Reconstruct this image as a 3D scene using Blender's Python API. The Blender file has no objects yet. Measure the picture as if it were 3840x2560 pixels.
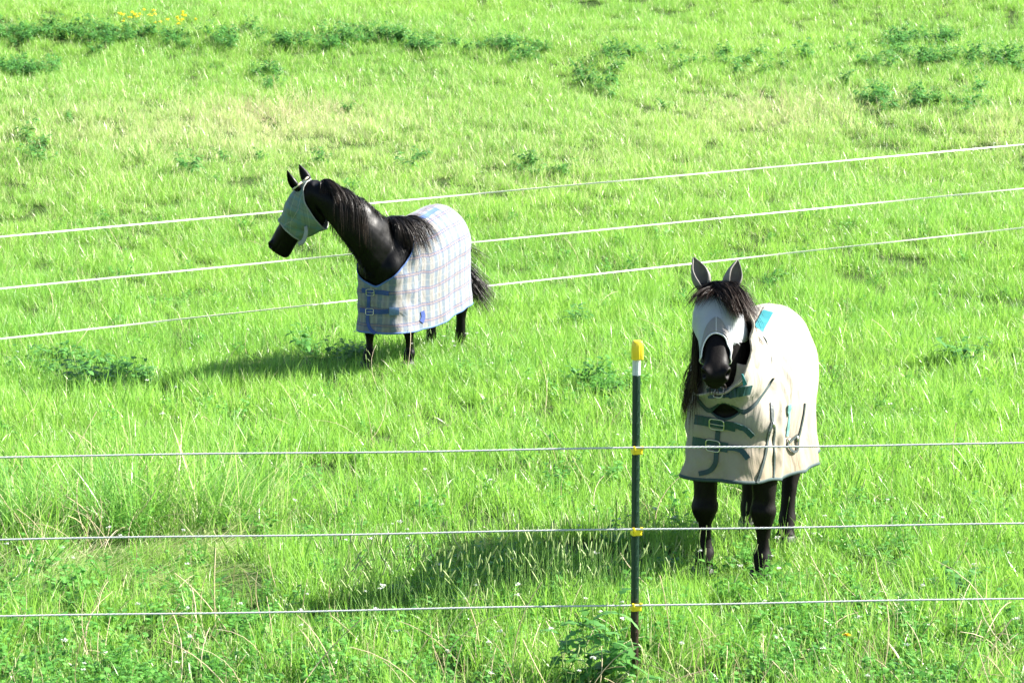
import bpy, bmesh, math, random
import numpy as np
from mathutils import Vector, Matrix, noise as mnoise
from mathutils.bvhtree import BVHTree

S = bpy.context.scene
COL = S.collection
rad = math.radians

# ------------------------------------------------------------------ camera
CAM_H, PITCH, FPX = 3.55, 8.7, 2610.0
cam_d = bpy.data.cameras.new("camera"); cam = bpy.data.objects.new("camera", cam_d); COL.objects.link(cam)
cam.location = (0, 0, CAM_H); cam.rotation_euler = (rad(90 - PITCH), 0, 0)
cam_d.sensor_width = 36; cam_d.lens = FPX / 1024 * 36; cam_d.clip_start = .1; cam_d.clip_end = 2000
cam_d.dof.use_dof = True; cam_d.dof.focus_distance = 17.5; cam_d.dof.aperture_fstop = 9.5
S.camera = cam
# ------------------------------------------------------------------ sky, sun, exposure
SUN_EL, SUN_DIR = 36.0, Vector((1.0, .20, 0)).normalized()      # towards the sun, in plan
w = bpy.data.worlds.new("World"); S.world = w; w.use_nodes = True
nt = w.node_tree; bg = nt.nodes['Background']
sky = nt.nodes.new('ShaderNodeTexSky'); sky.sky_type = 'NISHITA'; sky.sun_disc = False
sky.sun_elevation = rad(SUN_EL); sky.sun_rotation = math.atan2(SUN_DIR.x, SUN_DIR.y)
nt.links.new(sky.outputs[0], bg.inputs[0]); bg.inputs[1].default_value = .055
sd = bpy.data.lights.new("sun", 'SUN'); sun = bpy.data.objects.new("sun", sd); COL.objects.link(sun)
sd.energy = 5.0; sd.angle = rad(.55); sd.color = (1, .955, .88)
sv = Vector((SUN_DIR.x * math.cos(rad(SUN_EL)), SUN_DIR.y * math.cos(rad(SUN_EL)), math.sin(rad(SUN_EL))))
sun.rotation_euler = sv.to_track_quat('Z', 'Y').to_euler(); sun.location = (10, 20, 20)
S.view_settings.view_transform = 'Standard'; S.view_settings.look = 'None'
S.view_settings.gamma = 1; S.view_settings.exposure = 2.2
S.render.engine = 'CYCLES'
S.cycles.max_bounces = 6; S.cycles.transparent_max_bounces = 8

# ------------------------------------------------------------------ helpers
def tag(o, label=None, cat=None, group=None, kind=None):
    for k, v in (('label', label), ('category', cat), ('group', group), ('kind', kind)):
        if v: o[k] = v
    return o
def empty(name, loc, rz=0, **k):
    o = bpy.data.objects.new(name, None); COL.objects.link(o); o.location = loc; o.rotation_euler = (0, 0, rz)
    o.empty_display_size = .1
    return tag(o, **k)
def mesh_obj(name, V, F, mat, parent=None, smooth=True, uv=None, loc=None, label=None):
    me = bpy.data.meshes.new(name)
    me.from_pydata([tuple(v) for v in V], [], [tuple(f) for f in F])
    if uv is not None:
        l = me.uv_layers.new(name="UVMap"); uv = np.asarray(uv, dtype=np.float32)
        idx = np.empty(len(me.loops), dtype=np.int32); me.loops.foreach_get('vertex_index', idx)
        l.data.foreach_set('uv', uv[idx].ravel())
    if smooth: me.polygons.foreach_set('use_smooth', [True] * len(me.polygons))
    me.update()
    o = bpy.data.objects.new(name, me); COL.objects.link(o)
    if mat: me.materials.append(mat)
    if parent: o.parent = parent
    if loc is not None: o.location = loc
    if label: o['label'] = label
    return o
class MB:
    """collects pieces of ONE mesh"""
    def __init__(s): s.V = []; s.F = []; s.UV = []
    def add(s, V, F, UV=None):
        b = len(s.V); s.V += [tuple(v) for v in V]; s.F += [tuple(i + b for i in f) for f in F]
        s.UV += [tuple(u) for u in UV] if UV is not None else [(0, 0)] * len(V)
    def tube(s, pts, r, n=8, cap=True, flat=1.0, up=None):
        pts = [Vector(p) for p in pts]; R = r if hasattr(r, '__len__') else [r] * len(pts)
        V = []; F = []; T0 = None; L = 0; UV = []
        for i, p in enumerate(pts):
            t = (pts[min(i + 1, len(pts) - 1)] - pts[max(i - 1, 0)]).normalized()
            if i: L += (pts[i] - pts[i - 1]).length
            if up is not None: a = Vector(up)
            elif T0 is None: a = Vector((0, 0, 1)) if abs(t.z) < .9 else Vector((1, 0, 0))
            else: a = T0
            x = (a - t * a.dot(t)).normalized(); y = t.cross(x); T0 = x
            for k in range(n):
                q = 2 * math.pi * k / n
                V.append(p + (x * math.cos(q) * flat + y * math.sin(q)) * R[i]); UV.append((L, k / n))
        for i in range(len(pts) - 1):
            for k in range(n):
                F.append((i * n + k, i * n + (k + 1) % n, (i + 1) * n + (k + 1) % n, (i + 1) * n + k))
        if cap: F.append(tuple(range(n))[::-1]); F.append(tuple(range((len(pts) - 1) * n, len(pts) * n)))
        s.add(V, F, UV)
    def box(s, c, h, M=None):
        V = []
        for x in (-1, 1):
            for y in (-1, 1):
                for z in (-1, 1):
                    v = Vector((x * h[0], y * h[1], z * h[2])); V.append((M @ v if M else v) + Vector(c))
        s.add(V, [(0, 1, 3, 2), (4, 6, 7, 5), (0, 4, 5, 1), (2, 3, 7, 6), (0, 2, 6, 4), (1, 5, 7, 3)])
    def grid(s, P, closed=False, UV=None):
        n, m = len(P), len(P[0]); F = []
        for i in range(n - 1):
            for j in range(m if closed else m - 1):
                F.append((i * m + j, i * m + (j + 1) % m, (i + 1) * m + (j + 1) % m, (i + 1) * m + j))
        s.add([p for r in P for p in r], F, [u for r in UV for u in r] if UV is not None else None)
    def build(s, name, mat, parent=None, smooth=True, **k):
        return mesh_obj(name, s.V, s.F, mat, parent, smooth, uv=s.UV, **k)
def lerp(a, b, t): return a + (b - a) * t
def sstep(a, b, x):
    t = min(1, max(0, (x - a) / (b - a))); return t * t * (3 - 2 * t)

# ------------------------------------------------------------------ materials
class NT:
    def __init__(s, name):
        s.m = bpy.data.materials.new(name); s.m.use_nodes = True; s.t = s.m.node_tree; s.b = s.t.nodes['Principled BSDF']
        s.out = s.t.nodes['Material Output']
    def n(s, typ, **k):
        x = s.t.nodes.new(typ)
        for a, v in k.items(): setattr(x, a, v)
        return x
    def put(s, sock, v):
        if isinstance(v, bpy.types.NodeSocket): s.t.links.new(v, sock)
        elif v is not None: sock.default_value = (*v, 1) if (hasattr(v, '__len__') and len(v) == 3 and sock.type == 'RGBA') else v
    def math(s, op, a, b=None, c=None, clamp=False):
        x = s.n('ShaderNodeMath', operation=op, use_clamp=clamp)
        for i, v in enumerate((a, b, c)):
            if v is not None: s.put(x.inputs[i], v)
        return x.outputs[0]
    def mix(s, f, a, b, mode='MIX'):
        x = s.n('ShaderNodeMix', data_type='RGBA', blend_type=mode)
        s.put(x.inputs['Factor'], f); s.put(x.inputs[6], a); s.put(x.inputs[7], b); return x.outputs[2]
    def noise(s, scale, vec=None, detail=3, rough=.55, out=0, dist=0):
        x = s.n('ShaderNodeTexNoise'); x.inputs['Scale'].default_value = scale; x.inputs['Detail'].default_value = detail
        x.inputs['Roughness'].default_value = rough; x.inputs['Distortion'].default_value = dist
        if vec is not None: s.put(x.inputs['Vector'], vec)
        return x.outputs[out]
    def ramp(s, f, stops):
        x = s.n('ShaderNodeValToRGB'); s.put(x.inputs[0], f); e = x.color_ramp.elements
        for i, (p, c) in enumerate(stops):
            q = e[i] if i < 2 else e.new(p); q.position = p; q.color = (*c, 1) if hasattr(c, '__len__') else (c, c, c, 1)
        return x.outputs[0]
    def attr(s, name, typ='GEOMETRY'):
        x = s.n('ShaderNodeAttribute', attribute_name=name, attribute_type=typ); return x.outputs['Fac']
    def pos(s): return s.n('ShaderNodeNewGeometry').outputs['Position']
    def obj(s): return s.n('ShaderNodeTexCoord').outputs['Object']
    def uv(s): return s.n('ShaderNodeTexCoord').outputs['UV']
    def scale(s, vec, v):
        x = s.n('ShaderNodeMapping'); s.put(x.inputs[0], vec); x.inputs['Scale'].default_value = v; return x.outputs[0]
    def bump(s, h, st=.3, dist=.01):
        x = s.n('ShaderNodeBump'); x.inputs['Strength'].default_value = st; x.inputs['Distance'].default_value = dist
        s.put(x.inputs['Height'], h); s.t.links.new(x.outputs[0], s.b.inputs['Normal']); return x.outputs[0]
    def set(s, **k):
        for a, v in k.items(): s.put(s.b.inputs[{'col': 'Base Color', 'rough': 'Roughness', 'metal': 'Metallic', 'spec': 'Specular IOR Level', 'alpha': 'Alpha', 'sheen': 'Sheen Weight'}[a]], v)
        return s
def simple(name, col, rough=.6, metal=0, var=.25, scale=12, spec=.5):
    s = NT(name); n = s.noise(scale, s.obj(), 4)
    f = s.math('MULTIPLY_ADD', n, 2 * var, 1 - var)
    c = s.n('ShaderNodeVectorMath', operation='SCALE'); c.inputs[0].default_value = col; s.put(c.inputs['Scale'], f)
    s.set(col=c.outputs[0], rough=rough, metal=metal, spec=spec); s.bump(n, .15, .004)
    return s.m
def foliage(name, c1, c2, dryc=(.54, .53, .30), trans=.42, rough=.36, world_patches=True):
    """thin leaf: diffuse + light coming through + a weak gloss; colours vary blade to blade and over the field"""
    s = NT(name); p = s.pos()
    tint = s.attr('tint'); h = s.attr('h')
    col = s.mix(tint, c1, c2)
    if world_patches:
        big = s.ramp(s.noise(.35, s.scale(p, (1, .55, 1)), 4, .6), [(.36, 0), (.66, 1)])
        col = s.mix(s.math('MULTIPLY', big, .45), col, (c2[0] * 1.35, c2[1] * 1.03, c2[2] * .8))
        dk = s.ramp(s.noise(.9, p, 3, .6), [(.55, 0), (.75, 1)])
        col = s.mix(s.math('MULTIPLY', dk, .3), col, (c1[0] * .7, c1[1] * .9, c1[2] * 1.6))
    base = s.math('MULTIPLY', s.math('SUBTRACT', 1, h, clamp=True), .35)     # paler, yellower sheath at the blade's foot
    col = s.mix(base, col, (c2[0] * 1.2, c2[1] * .9, c2[2] * .8))
    # straw blades: those whose tint is above a threshold set by the tuft's dryness
    dry = s.attr('dry', 'INSTANCER')
    isdry = s.math('GREATER_THAN', s.math('ADD', s.attr('rnd'), dry), 1.0)
    col = s.mix(isdry, col, dryc)
    s.set(col=col, rough=rough, spec=.5)
    tr = s.n('ShaderNodeBsdfTranslucent'); s.put(tr.inputs[0], s.mix(.4, col, (c2[0] * 1.35, c2[1] * 1.2, c2[2] * .6), 'MIX'))
    mx = s.n('ShaderNodeMixShader'); mx.inputs[0].default_value = trans
    s.t.links.new(s.b.outputs[0], mx.inputs[1]); s.t.links.new(tr.outputs[0], mx.inputs[2]); s.t.links.new(mx.outputs[0], s.out.inputs[0])
    return s.m

# ------------------------------------------------------------------ terrain
_cy = [-40, 12, 16, 20, 24, 28, 33, 40, 50, 60, 80, 140, 900]
_cz = [0, 0, 0, -.04, -.12, -.05, .30, 1.08, 2.30, 3.50, 5.6, 10, 22]
def _smooth_profile():
    ys = np.arange(-40, 900, .5); z = np.interp(ys, _cy, _cz)
    k = np.hanning(13); k /= k.sum(); return ys, np.convolve(np.pad(z, 6, 'edge'), k, 'valid')
_py, _pz = _smooth_profile()
def ground_z(x, y):
    x = np.asarray(x, float); y = np.asarray(y, float)
    z = np.interp(y, _py, _pz)
    z = z + .035 * np.clip(x, -14, 14) * np.clip((y - 20) / 6, 0, 1)
    z = z + (.035 * np.sin(x * .9 + 1.3 * np.sin(y * .35)) + .04 * np.sin(y * .8 + x * .35 + 2)) * np.clip((y - 16.5) / 5, 0, 1)
    z = z + .05 * np.sin(x * .45 + y * .6) * np.clip((y - 24) / 6, 0, 1)
    return z
def gz(x, y): return float(ground_z(x, y))

def build_ground():
    ys = np.concatenate([np.arange(-30, 4, 4), np.arange(4, 64, .3), np.geomspace(64, 880, 40)])
    xs = np.concatenate([-np.geomspace(16, 500, 18)[::-1], np.arange(-15.7, 15.8, .35), np.geomspace(16, 500, 18)])
    X, Y = np.meshgrid(xs, ys); Z = ground_z(X, Y)
    n, m = X.shape
    V = np.stack([X, Y, Z], -1).reshape(-1, 3)
    i = np.arange(n - 1)[:, None] * m + np.arange(m - 1)[None]
    F = np.stack([i, i + 1, i + m + 1, i + m], -1).reshape(-1, 4)
    s = NT('meadow_soil'); p = s.pos()
    a = s.ramp(s.noise(18, p, 5, .7), [(.35, (.018, .028, .008)), (.5, (.035, .075, .014)), (.68, (.07, .06, .028))])
    far = s.ramp(s.noise(2.2, p, 6, .7), [(.3, (.05, .12, .02)), (.6, (.10, .21, .03)), (.8, (.17, .21, .06))])
    yy = s.n('ShaderNodeSeparateXYZ'); s.put(yy.inputs[0], p)
    f = s.math('MULTIPLY', s.math('SUBTRACT', yy.outputs[1], 55), .06, clamp=True)
    s.set(col=s.mix(f, a, far), rough=.95, spec=.1); s.bump(s.noise(40, p, 4), .6, .03)
    o = mesh_obj('ground', V, F, s.m); tag(o, kind='structure', label='grassy meadow ground rising gently towards the back')
build_ground()

# ------------------------------------------------------------------ grass
def blades(rng, n, R, h0, h1, w0, w1, lean=.35, bend=.6, segs=4, flat=0, dirang=None, jitter=6.3):
    """n blades inside radius R -> V, F, tint, h, rnd (numpy)"""
    r = R * np.sqrt(rng.random(n)); a = rng.random(n) * 2 * np.pi
    bx, by = r * np.cos(a), r * np.sin(a)
    H = h0 + (h1 - h0) * rng.random(n) ** 1.3; W = w0 + (w1 - w0) * rng.random(n)
    d = (rng.random(n) * 2 * np.pi) if dirang is None else dirang + (rng.random(n) - .5) * jitter
    ln = lean * rng.random(n) + flat; bd = bend * rng.random(n) ** 1.5
    f = rng.random(n) * np.pi
    wx, wy = np.cos(f), np.sin(f)
    P = []; HH = []
    for k in range(segs + 1):
        t = k / segs
        ang = ln + bd * t * 1.6
        # integrate roughly along the blade
        if k == 0: px, py, pz = bx.copy(), by.copy(), np.full(n, -.02)
        else:
            st = H / segs; ang = np.minimum(ang, 2.2)
            px = px + st * np.sin(ang) * np.cos(d); py = py + st * np.sin(ang) * np.sin(d); pz = np.maximum(pz + st * np.cos(ang), .01 + .02 * rng.random(n))
        wd = W * (1 - t ** 2.2) * (.75 + .5 * t if t < .5 else 1) * .5
        if k < segs:
            P.append(np.stack([px - wx * wd, py - wy * wd, pz], -1)); P.append(np.stack([px + wx * wd, py + wy * wd, pz], -1)); HH += [t, t]
        else: P.append(np.stack([px, py, pz], -1)); HH.append(1.0)
    P = np.stack(P, 1); m = P.shape[1]
    base = np.arange(n)[:, None] * m
    Q = []
    for k in range(segs - 1): Q.append(base + np.array([2 * k, 2 * k + 1, 2 * k + 3, 2 * k + 2]))
    quads = np.concatenate(Q); tris = base + np.array([2 * segs - 2, 2 * segs - 1, 2 * segs])
    tint = np.repeat(rng.random(n), m); rnd = np.repeat(rng.random(n), m); hh = np.tile(HH, n)
    return P.reshape(-1, 3), [quads, tris], tint, hh, rnd
def blob(P, Q): return P, Q
class Stuff:
    """one object: prototypes (faces, attribute 'variant') + scatter points, instanced by its own node group"""
    def __init__(s, name, mat): s.name = name; s.mat = mat; s.V = []; s.Q = []; s.T = []; s.A = []; s.n = 0; s.var = 0; s.pts = []
    def proto(s, pieces):
        for V, (q, t), tint, h, rnd in pieces:
            s.V.append(V); s.Q.append((q + s.n, s.var)); s.T.append((t + s.n, s.var)); s.A.append((tint, h, rnd)); s.n += len(V)
        s.var += 1; return s.var - 1
    def build(s, P, pick, rz, scl, dry, tilt=None, **tags):
        nP = len(P); V = np.concatenate(s.V + [P]).astype(np.float32)
        me = bpy.data.meshes.new(s.name)
        quads = np.concatenate([q for q, _ in s.Q]) if s.Q else np.zeros((0, 4), int)
        tris = np.concatenate([t for t, _ in s.T]) if s.T else np.zeros((0, 3), int)
        fv = np.concatenate([np.full(len(q), v) for q, v in s.Q] + [np.full(len(t), v) for t, v in s.T])
        me.vertices.add(len(V)); me.vertices.foreach_set('co', V.ravel())
        loops = np.concatenate([quads.ravel(), tris.ravel()]).astype(np.int32)
        me.loops.add(len(loops)); me.loops.foreach_set('vertex_index', loops)
        st = np.concatenate([np.arange(len(quads)) * 4, len(quads) * 4 + np.arange(len(tris)) * 3]).astype(np.int32)
        me.polygons.add(len(st)); me.polygons.foreach_set('loop_start', st)
        me.update(calc_edges=True)
        def at(n, typ, dom, arr):
            a = me.attributes.new(n, typ, dom); a.data.foreach_set('vector' if typ == 'FLOAT_VECTOR' else 'value', np.ascontiguousarray(arr).ravel())
        z = np.zeros(nP)
        for i, n in enumerate(('tint', 'h', 'rnd')): at(n, 'FLOAT', 'POINT', np.concatenate([a[i] for a in s.A] + [z]).astype(np.float32))
        at('dry', 'FLOAT', 'POINT', np.concatenate([np.zeros(s.n), dry]).astype(np.float32))
        at('scatter', 'BOOLEAN', 'POINT', np.concatenate([np.zeros(s.n, bool), np.ones(nP, bool)]))
        at('pick', 'INT', 'POINT', np.concatenate([np.zeros(s.n, np.int32), pick.astype(np.int32)]))
        at('variant', 'INT', 'FACE', fv.astype(np.int32))
        R = np.zeros((s.n + nP, 3), np.float32); R[s.n:, 2] = rz
        if tilt is not None: R[s.n:, :2] = tilt
        at('rot', 'FLOAT_VECTOR', 'POINT', R)
        C = np.ones((s.n + nP, 3), np.float32); C[s.n:] = scl
        at('scl', 'FLOAT_VECTOR', 'POINT', C)
        me.materials.append(s.mat)
        o = bpy.data.objects.new(s.name, me); COL.objects.link(o); tag(o, **tags)
        g = bpy.data.node_groups.new(s.name + '_scatter', 'GeometryNodeTree')
        g.interface.new_socket('Geometry', in_out='INPUT', socket_type='NodeSocketGeometry')
        g.interface.new_socket('Geometry', in_out='OUTPUT', socket_type='NodeSocketGeometry')
        N = g.nodes.new; L = g.links.new
        gi, go = N('NodeGroupInput'), N('NodeGroupOutput')
        def na(n, t):
            x = N('GeometryNodeInputNamedAttribute'); x.data_type = t; x.inputs[0].default_value = n; return x.outputs[0]
        sep = N('GeometryNodeSeparateGeometry'); sep.domain = 'POINT'; L(gi.outputs[0], sep.inputs[0]); L(na('scatter', 'BOOLEAN'), sep.inputs[1])
        spl = N('GeometryNodeSplitToInstances'); spl.domain = 'FACE'; L(sep.outputs[1], spl.inputs[0]); L(na('variant', 'INT'), spl.inputs['Group ID'])
        iop = N('GeometryNodeInstanceOnPoints'); L(sep.outputs[0], iop.inputs['Points']); L(spl.outputs[0], iop.inputs['Instance'])
        iop.inputs['Pick Instance'].default_value = True; L(na('pick', 'INT'), iop.inputs['Instance Index'])
        L(na('rot', 'FLOAT_VECTOR'), iop.inputs['Rotation']); L(na('scl', 'FLOAT_VECTOR'), iop.inputs['Scale'])
        L(iop.outputs[0], go.inputs[0])
        md = o.modifiers.new('scatter', 'NODES'); md.node_group = g
        return o
def gauss(x, y, cx, cy, sx, sy): return np.exp(-((x - cx) / sx) ** 2 - ((y - cy) / sy) ** 2)
def dryness(x, y):
    """where last year's straw stands among the green"""
    d = .06 + .55 * gauss(x, y, -3.3, 38.5, 1.9, 2.2) + .12 * gauss(x, y, 0, 38, 14, 7) + .42 * gauss(x, y, 4.0, 38.5, 1.9, 2.0) + .4 * gauss(x, y, 6.9, 36, .8, 1.5) \
        + .25 * gauss(x, y, -6.2, 39, 2.6, 2.5) + .18 * gauss(x, y, .3, 35, 3, 2) + .3 * gauss(x, y, -1.8, 15.4, .5, .5)
    d = d + .10 * np.clip((13.6 - y) / 1.2, 0, 1)
    return d
def vnoise(x, y, f, s):
    return np.array([mnoise.noise(Vector((a * f, b * f, s))) for a, b in zip(x, y)])
def flatten_zone(x, y):
    """grass trodden flat at the lower left of the field"""
    return np.clip(1.5 * (gauss(x, y, -2.3, 14.4, .9, .42) + gauss(x, y, -1.75, 14.95, .45, .35) + gauss(x, y, -2.7, 13.8, .6, .35)), 0, 1)
HORSE_SPOTS = []
def build_grass():
    rng = np.random.default_rng(4)
    m = foliage('meadow_grass', (.050, .195, .026), (.245, .515, .095))
    s = Stuff('grass', m)
    up, wide, flatp = [], [], []
    for k in range(9):
        up.append(s.proto([blades(rng, 105, .19, .10, .29, .003, .006, lean=.3, bend=.7),
                           blades(rng, 50, .19, .04, .14, .003, .006, lean=.9, bend=.9, segs=3)]))
    for k in range(5):
        wide.append(s.proto([blades(rng, 40, .17, .12, .32, .006, .011, lean=.4, bend=1.0), blades(rng, 80, .19, .06, .2, .0035, .006, lean=.7, bend=.9, segs=3)]))
    for k in range(5):
        flatp.append(s.proto([blades(rng, 85, .2, .22, .48, .003, .006, lean=.25, bend=.45, flat=1.05, dirang=0, jitter=1.9),
                              blades(rng, 40, .2, .05, .16, .003, .006, lean=.9, bend=.9, segs=3)]))
    tallp = [s.proto([blades(rng, 60, .16, .42, .75, .004, .0075, lean=.45, bend=1.0, segs=6)]) for _ in range(4)]
    pts = []
    y = 7.0
    while y < 66:
        dens = 28 if y < 15 else (24 if y < 22 else (23 if y < 30 else 24 if y < 45 else 20))
        if y < 11: dens = 9
        half = .2 * y + 2.4; step = .25
        n = int(dens * 2 * half * step)
        pts.append(np.stack([rng.uniform(-half, half, n), rng.uniform(y, y + step, n)], -1)); y += step
    P = np.concatenate(pts); x, yy = P[:, 0], P[:, 1]; n = len(P)
    hn = vnoise(x, yy, .8, 3.1); h2 = vnoise(x, yy, 2.6, 9.7)
    gap = np.clip((vnoise(x, yy, 1.7, 21.) - .28) * 4, 0, 1)
    tread = np.clip(gauss(x, yy, 1.32, 14.35, .75, .7) + gauss(x, yy, -.95, 21.55, .8, 1.0) + 2.2 * gauss(x, yy, .62, 11.95, .20, .42), 0, 2.1)
    gap = gap * np.where(yy > 24, .35, 1.3)
    fz = flatten_zone(x, yy); isflat = rng.random(n) < fz * .85
    pick = np.where(rng.random(n) < .28 + .6 * (h2 > .25), rng.choice(wide, n), rng.choice(up, n))
    pick = np.where(isflat, rng.choice(flatp, n), pick)
    tz = np.clip(gauss(x, yy, -2.55, 15.6, .75, .45) + gauss(x, yy, -1.75, 15.9, .5, .35), 0, 1); istall = (~isflat) & (rng.random(n) < tz * .45)
    pick = np.where(istall, rng.choice(tallp, n), pick)
    sc = np.clip(.88 + .38 * hn + .30 * h2, np.where(yy > 24, .80, .6), 1.4) * (1 - .22 * gap) * (1 - .40 * tread) * np.where(istall, 1.15, 1) * (1 + .25 * gauss(x, yy, -2.1, 21.3, .9, .5)) * (1 - .14 * np.clip((yy - 24) / 8, 0, 1))
    swirl = .25 + .7 * np.sin(x * 2.2 + yy) + .7 * (yy - 14.4)
    rz = np.where(isflat, swirl + rng.normal(0, .25, n), rng.random(n) * 6.283)
    hor = np.clip(sc * rng.uniform(.95, 1.15, n), .9, 1.5) * np.where(yy > 30, 1.08, 1)
    scl = np.stack([hor, hor, np.where(isflat, .8, sc)], -1)
    tilt = rng.normal(0, .10, (n, 2))
    Z = ground_z(x, yy)
    s.build(np.stack([x, yy, Z], -1), pick, rz, scl, dryness(x, yy) + .05 * (rng.random(n) < .1) + .32 * isflat + .07 * np.clip((yy - 25) / 10, 0, 1) + .12 * istall, tilt,
            label='lush bright green meadow grass covering the whole field', kind='stuff')
    return m
MEADOW = None
MEADOW = build_grass()

# ------------------------------------------------------------------ fences
def cam_ray(px, py):
    """ray through a point of the photograph (2352 px wide copy)"""
    u = (px / 2.29688 - 512) / FPX; v = (341 - py / 2.29688) / FPX
    a = rad(PITCH); d = Vector((u, math.cos(a) + v * math.sin(a), -math.sin(a) + v * math.cos(a)))
    return Vector((0, 0, CAM_H)), d.normalized()
def at(px, py, Y):
    o, d = cam_ray(px, py); return o + d * (Y / d.y)

YEL = simple('yellow_plastic', (.82, .62, .02), .38, var=.12, scale=30)
def paint_mat():
    s = NT('post_paint'); z = s.n('ShaderNodeSeparateXYZ'); o = s.obj(); s.put(z.inputs[0], o)
    n = s.noise(22, s.scale(o, (1, 1, .25)), 5, .7)
    c = s.mix(n, (.010, .036, .024), (.024, .066, .044))
    low = s.math('MULTIPLY', s.math('SUBTRACT', .62, s.math('ADD', z.outputs[2], s.math('MULTIPLY', n, .35)), clamp=True), 6, clamp=True)
    c = s.mix(low, c, s.mix(n, (.018, .012, .009), (.085, .04, .022)))
    s.set(col=c, rough=s.math('MULTIPLY_ADD', low, .35, .42)); s.bump(s.noise(90, o, 3), .25, .002); return s.m
POSTM = paint_mat()
WHITEP = simple('white_post_paint', (.62, .64, .66), .5, var=.3, scale=60)

def t_post(x, y, h, label, ropes, rz=0, group='steel posts of the pasture fences'):
    g = gz(x, y)
    t = empty('fence_post', (x, y, g), rz, label=label, cat='fence post', group=group)
    def prof(mb, z0, z1, k=1.0):
        P = [(-.0195, 0), (.0195, 0), (.0195, .0045), (.0035, .0075), (.0025, .031), (-.0025, .031), (-.0035, .0075), (-.0195, .0045)]
        V = [(a * k, -b * k, z) for z in (z0, z1) for a, b in P]; n = len(P)
        mb.add(V, [(i, (i + 1) % n, n + (i + 1) % n, n + i) for i in range(n)] + [tuple(range(n))[::-1], tuple(range(n, 2 * n))])
    m = MB(); prof(m, -.3, h - .17)
    z = .08
    while z < h - .2: m.box((0, -.0345, z), (.0045, .0035, .011)); z += .054
    m.build('shaft', POSTM, t, smooth=False)
    m = MB(); prof(m, h - .17, h - .07, 1.03); m.build('white_top_band', WHITEP, t, smooth=False)
    m = MB()                                                    # ribbed safety cap
    R = []
    for (zz, k) in ((h - .092, .0265), (h - .088, .0275), (h - .03, .0262), (h - .008, .0245), (h - .002, .021), (h, .012)):
        row = []
        for i in range(48):
            q = 2 * math.pi * i / 48; c, s_ = math.cos(q), math.sin(q)
            sq = 1 / max(abs(c), abs(s_)); rr = k * (sq ** .55) * (1 + (.035 if (i % 4 < 2 and zz < h - .02) else 0))
            row.append((c * rr, -.014 + s_ * rr * .85, zz))
        R.append(row)
    m.grid(R, closed=True); m.F.append(tuple(range(5 * 48, 6 * 48))); m.F.append(tuple(range(48))[::-1])
    m.build('cap', YEL, t)
    for zr in ropes:
        m = MB()
        m.box((0, -.018, zr - g - .012), (.0235, .0225, .012)); m.box((.001, -.043, zr - g - .003), (.0165, .0045, .016))
        m.box((-.019, -.043, zr - g + .008), (.006, .010, .009)); m.box((.020, -.043, zr - g + .008), (.006, .010, .009))
        m.box((0, .009, zr - g - .012), (.012, .005, .009))
        o = m.build('insulator', YEL, t, smooth=False); b = o.modifiers.new('b', 'BEVEL'); b.width = .0025; b.segments = 2
    return t

NEARZ = (1.150, .753, .380)
PX0 = .594
def near_y(x): return 12.30 + .070 * (x - PX0)
def rope_mat():
    s = NT('braided_rope'); uv = s.uv(); sp = s.n('ShaderNodeSeparateXYZ'); s.put(sp.inputs[0], uv)
    tw = s.math('SINE', s.math('MULTIPLY', s.math('ADD', s.math('MULTIPLY', sp.outputs[0], 38), s.math('MULTIPLY', sp.outputs[1], 2)), 6.283))
    s.set(col=s.mix(s.math('MULTIPLY_ADD', tw, .5, .5), (.36, .38, .40), (.60, .62, .62)), rough=.7); s.bump(tw, .7, .002); return s.m
ROPE = rope_mat()
for i, (zr, w_) in enumerate(zip(NEARZ, ('uppermost', 'middle', 'lowest'))):
    m = MB(); pts = []
    for k in range(161):
        x = -16 + 32 * k / 160; q = (x - PX0) / 4.0; f = q - math.floor(q)
        pts.append((x, near_y(x) - .047, zr + .010 - .002 * math.sin(math.pi * f) + .0025 * math.sin(x * 3.1 + i)))
    m.tube(pts, .0045, 8)
    tag(m.build('fence_rope', ROPE), 'thin white rope of the near fence, %s of the three held by yellow clips' % w_, 'fence rope', 'ropes of the near fence')
t_post(PX0, near_y(PX0), 1.675, 'dark green steel fence post with a square yellow cap and three yellow rope clips', NEARZ, rz=rad(12))

FARM = NT('woven_tape'); _n = FARM.noise(160, FARM.obj(), 2); FARM.set(col=FARM.mix(_n, (.70, .68, .62), (.84, .82, .77)), rough=.6); FARM = FARM.m
def far_tape(yl, yr, z0off, twist, w_):
    A = at(0, yl, 22.5); B = at(2352, yr, 27.4); d = (B - A)
    m = MB(); P = []; n = 900; nrm = Vector((-d.y, d.x, 0)).normalized()
    for k in range(n + 1):
        f = -.9 + 2.9 * k / n; p = A + d * f
        a = .35 * math.sin(f * 9 + z0off) + .25 * math.sin(f * 23 + z0off * 2)
        if twist: a += math.pi * sstep(.268, .276, f) * 1 + math.pi * .42 * (sstep(.276, .282, f) - sstep(.296, .303, f)) + math.pi * sstep(.303, .311, f)
        up = Vector((0, 0, 1)) * math.cos(a) + nrm * math.sin(a); q = nrm * math.cos(a) - Vector((0, 0, 1)) * math.sin(a)
        hw, th = .0068, .0011
        P.append([p + up * hw + q * th, p - up * hw + q * th, p - up * hw - q * th, p + up * hw - q * th])
    m.grid(P, closed=True); o = m.build('fence_tape', FARM, smooth=False)
    tag(o, 'white tape of the far fence, %s of three passing behind the plaid-rugged horse' % w_, 'fence tape', 'tapes of the far fence')
for a in ((543, 331, 0, False, 'top'), (662, 432, 1.7, False, 'middle'), (777, 522, 3.1, True, 'bottom')): far_tape(*a)

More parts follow.
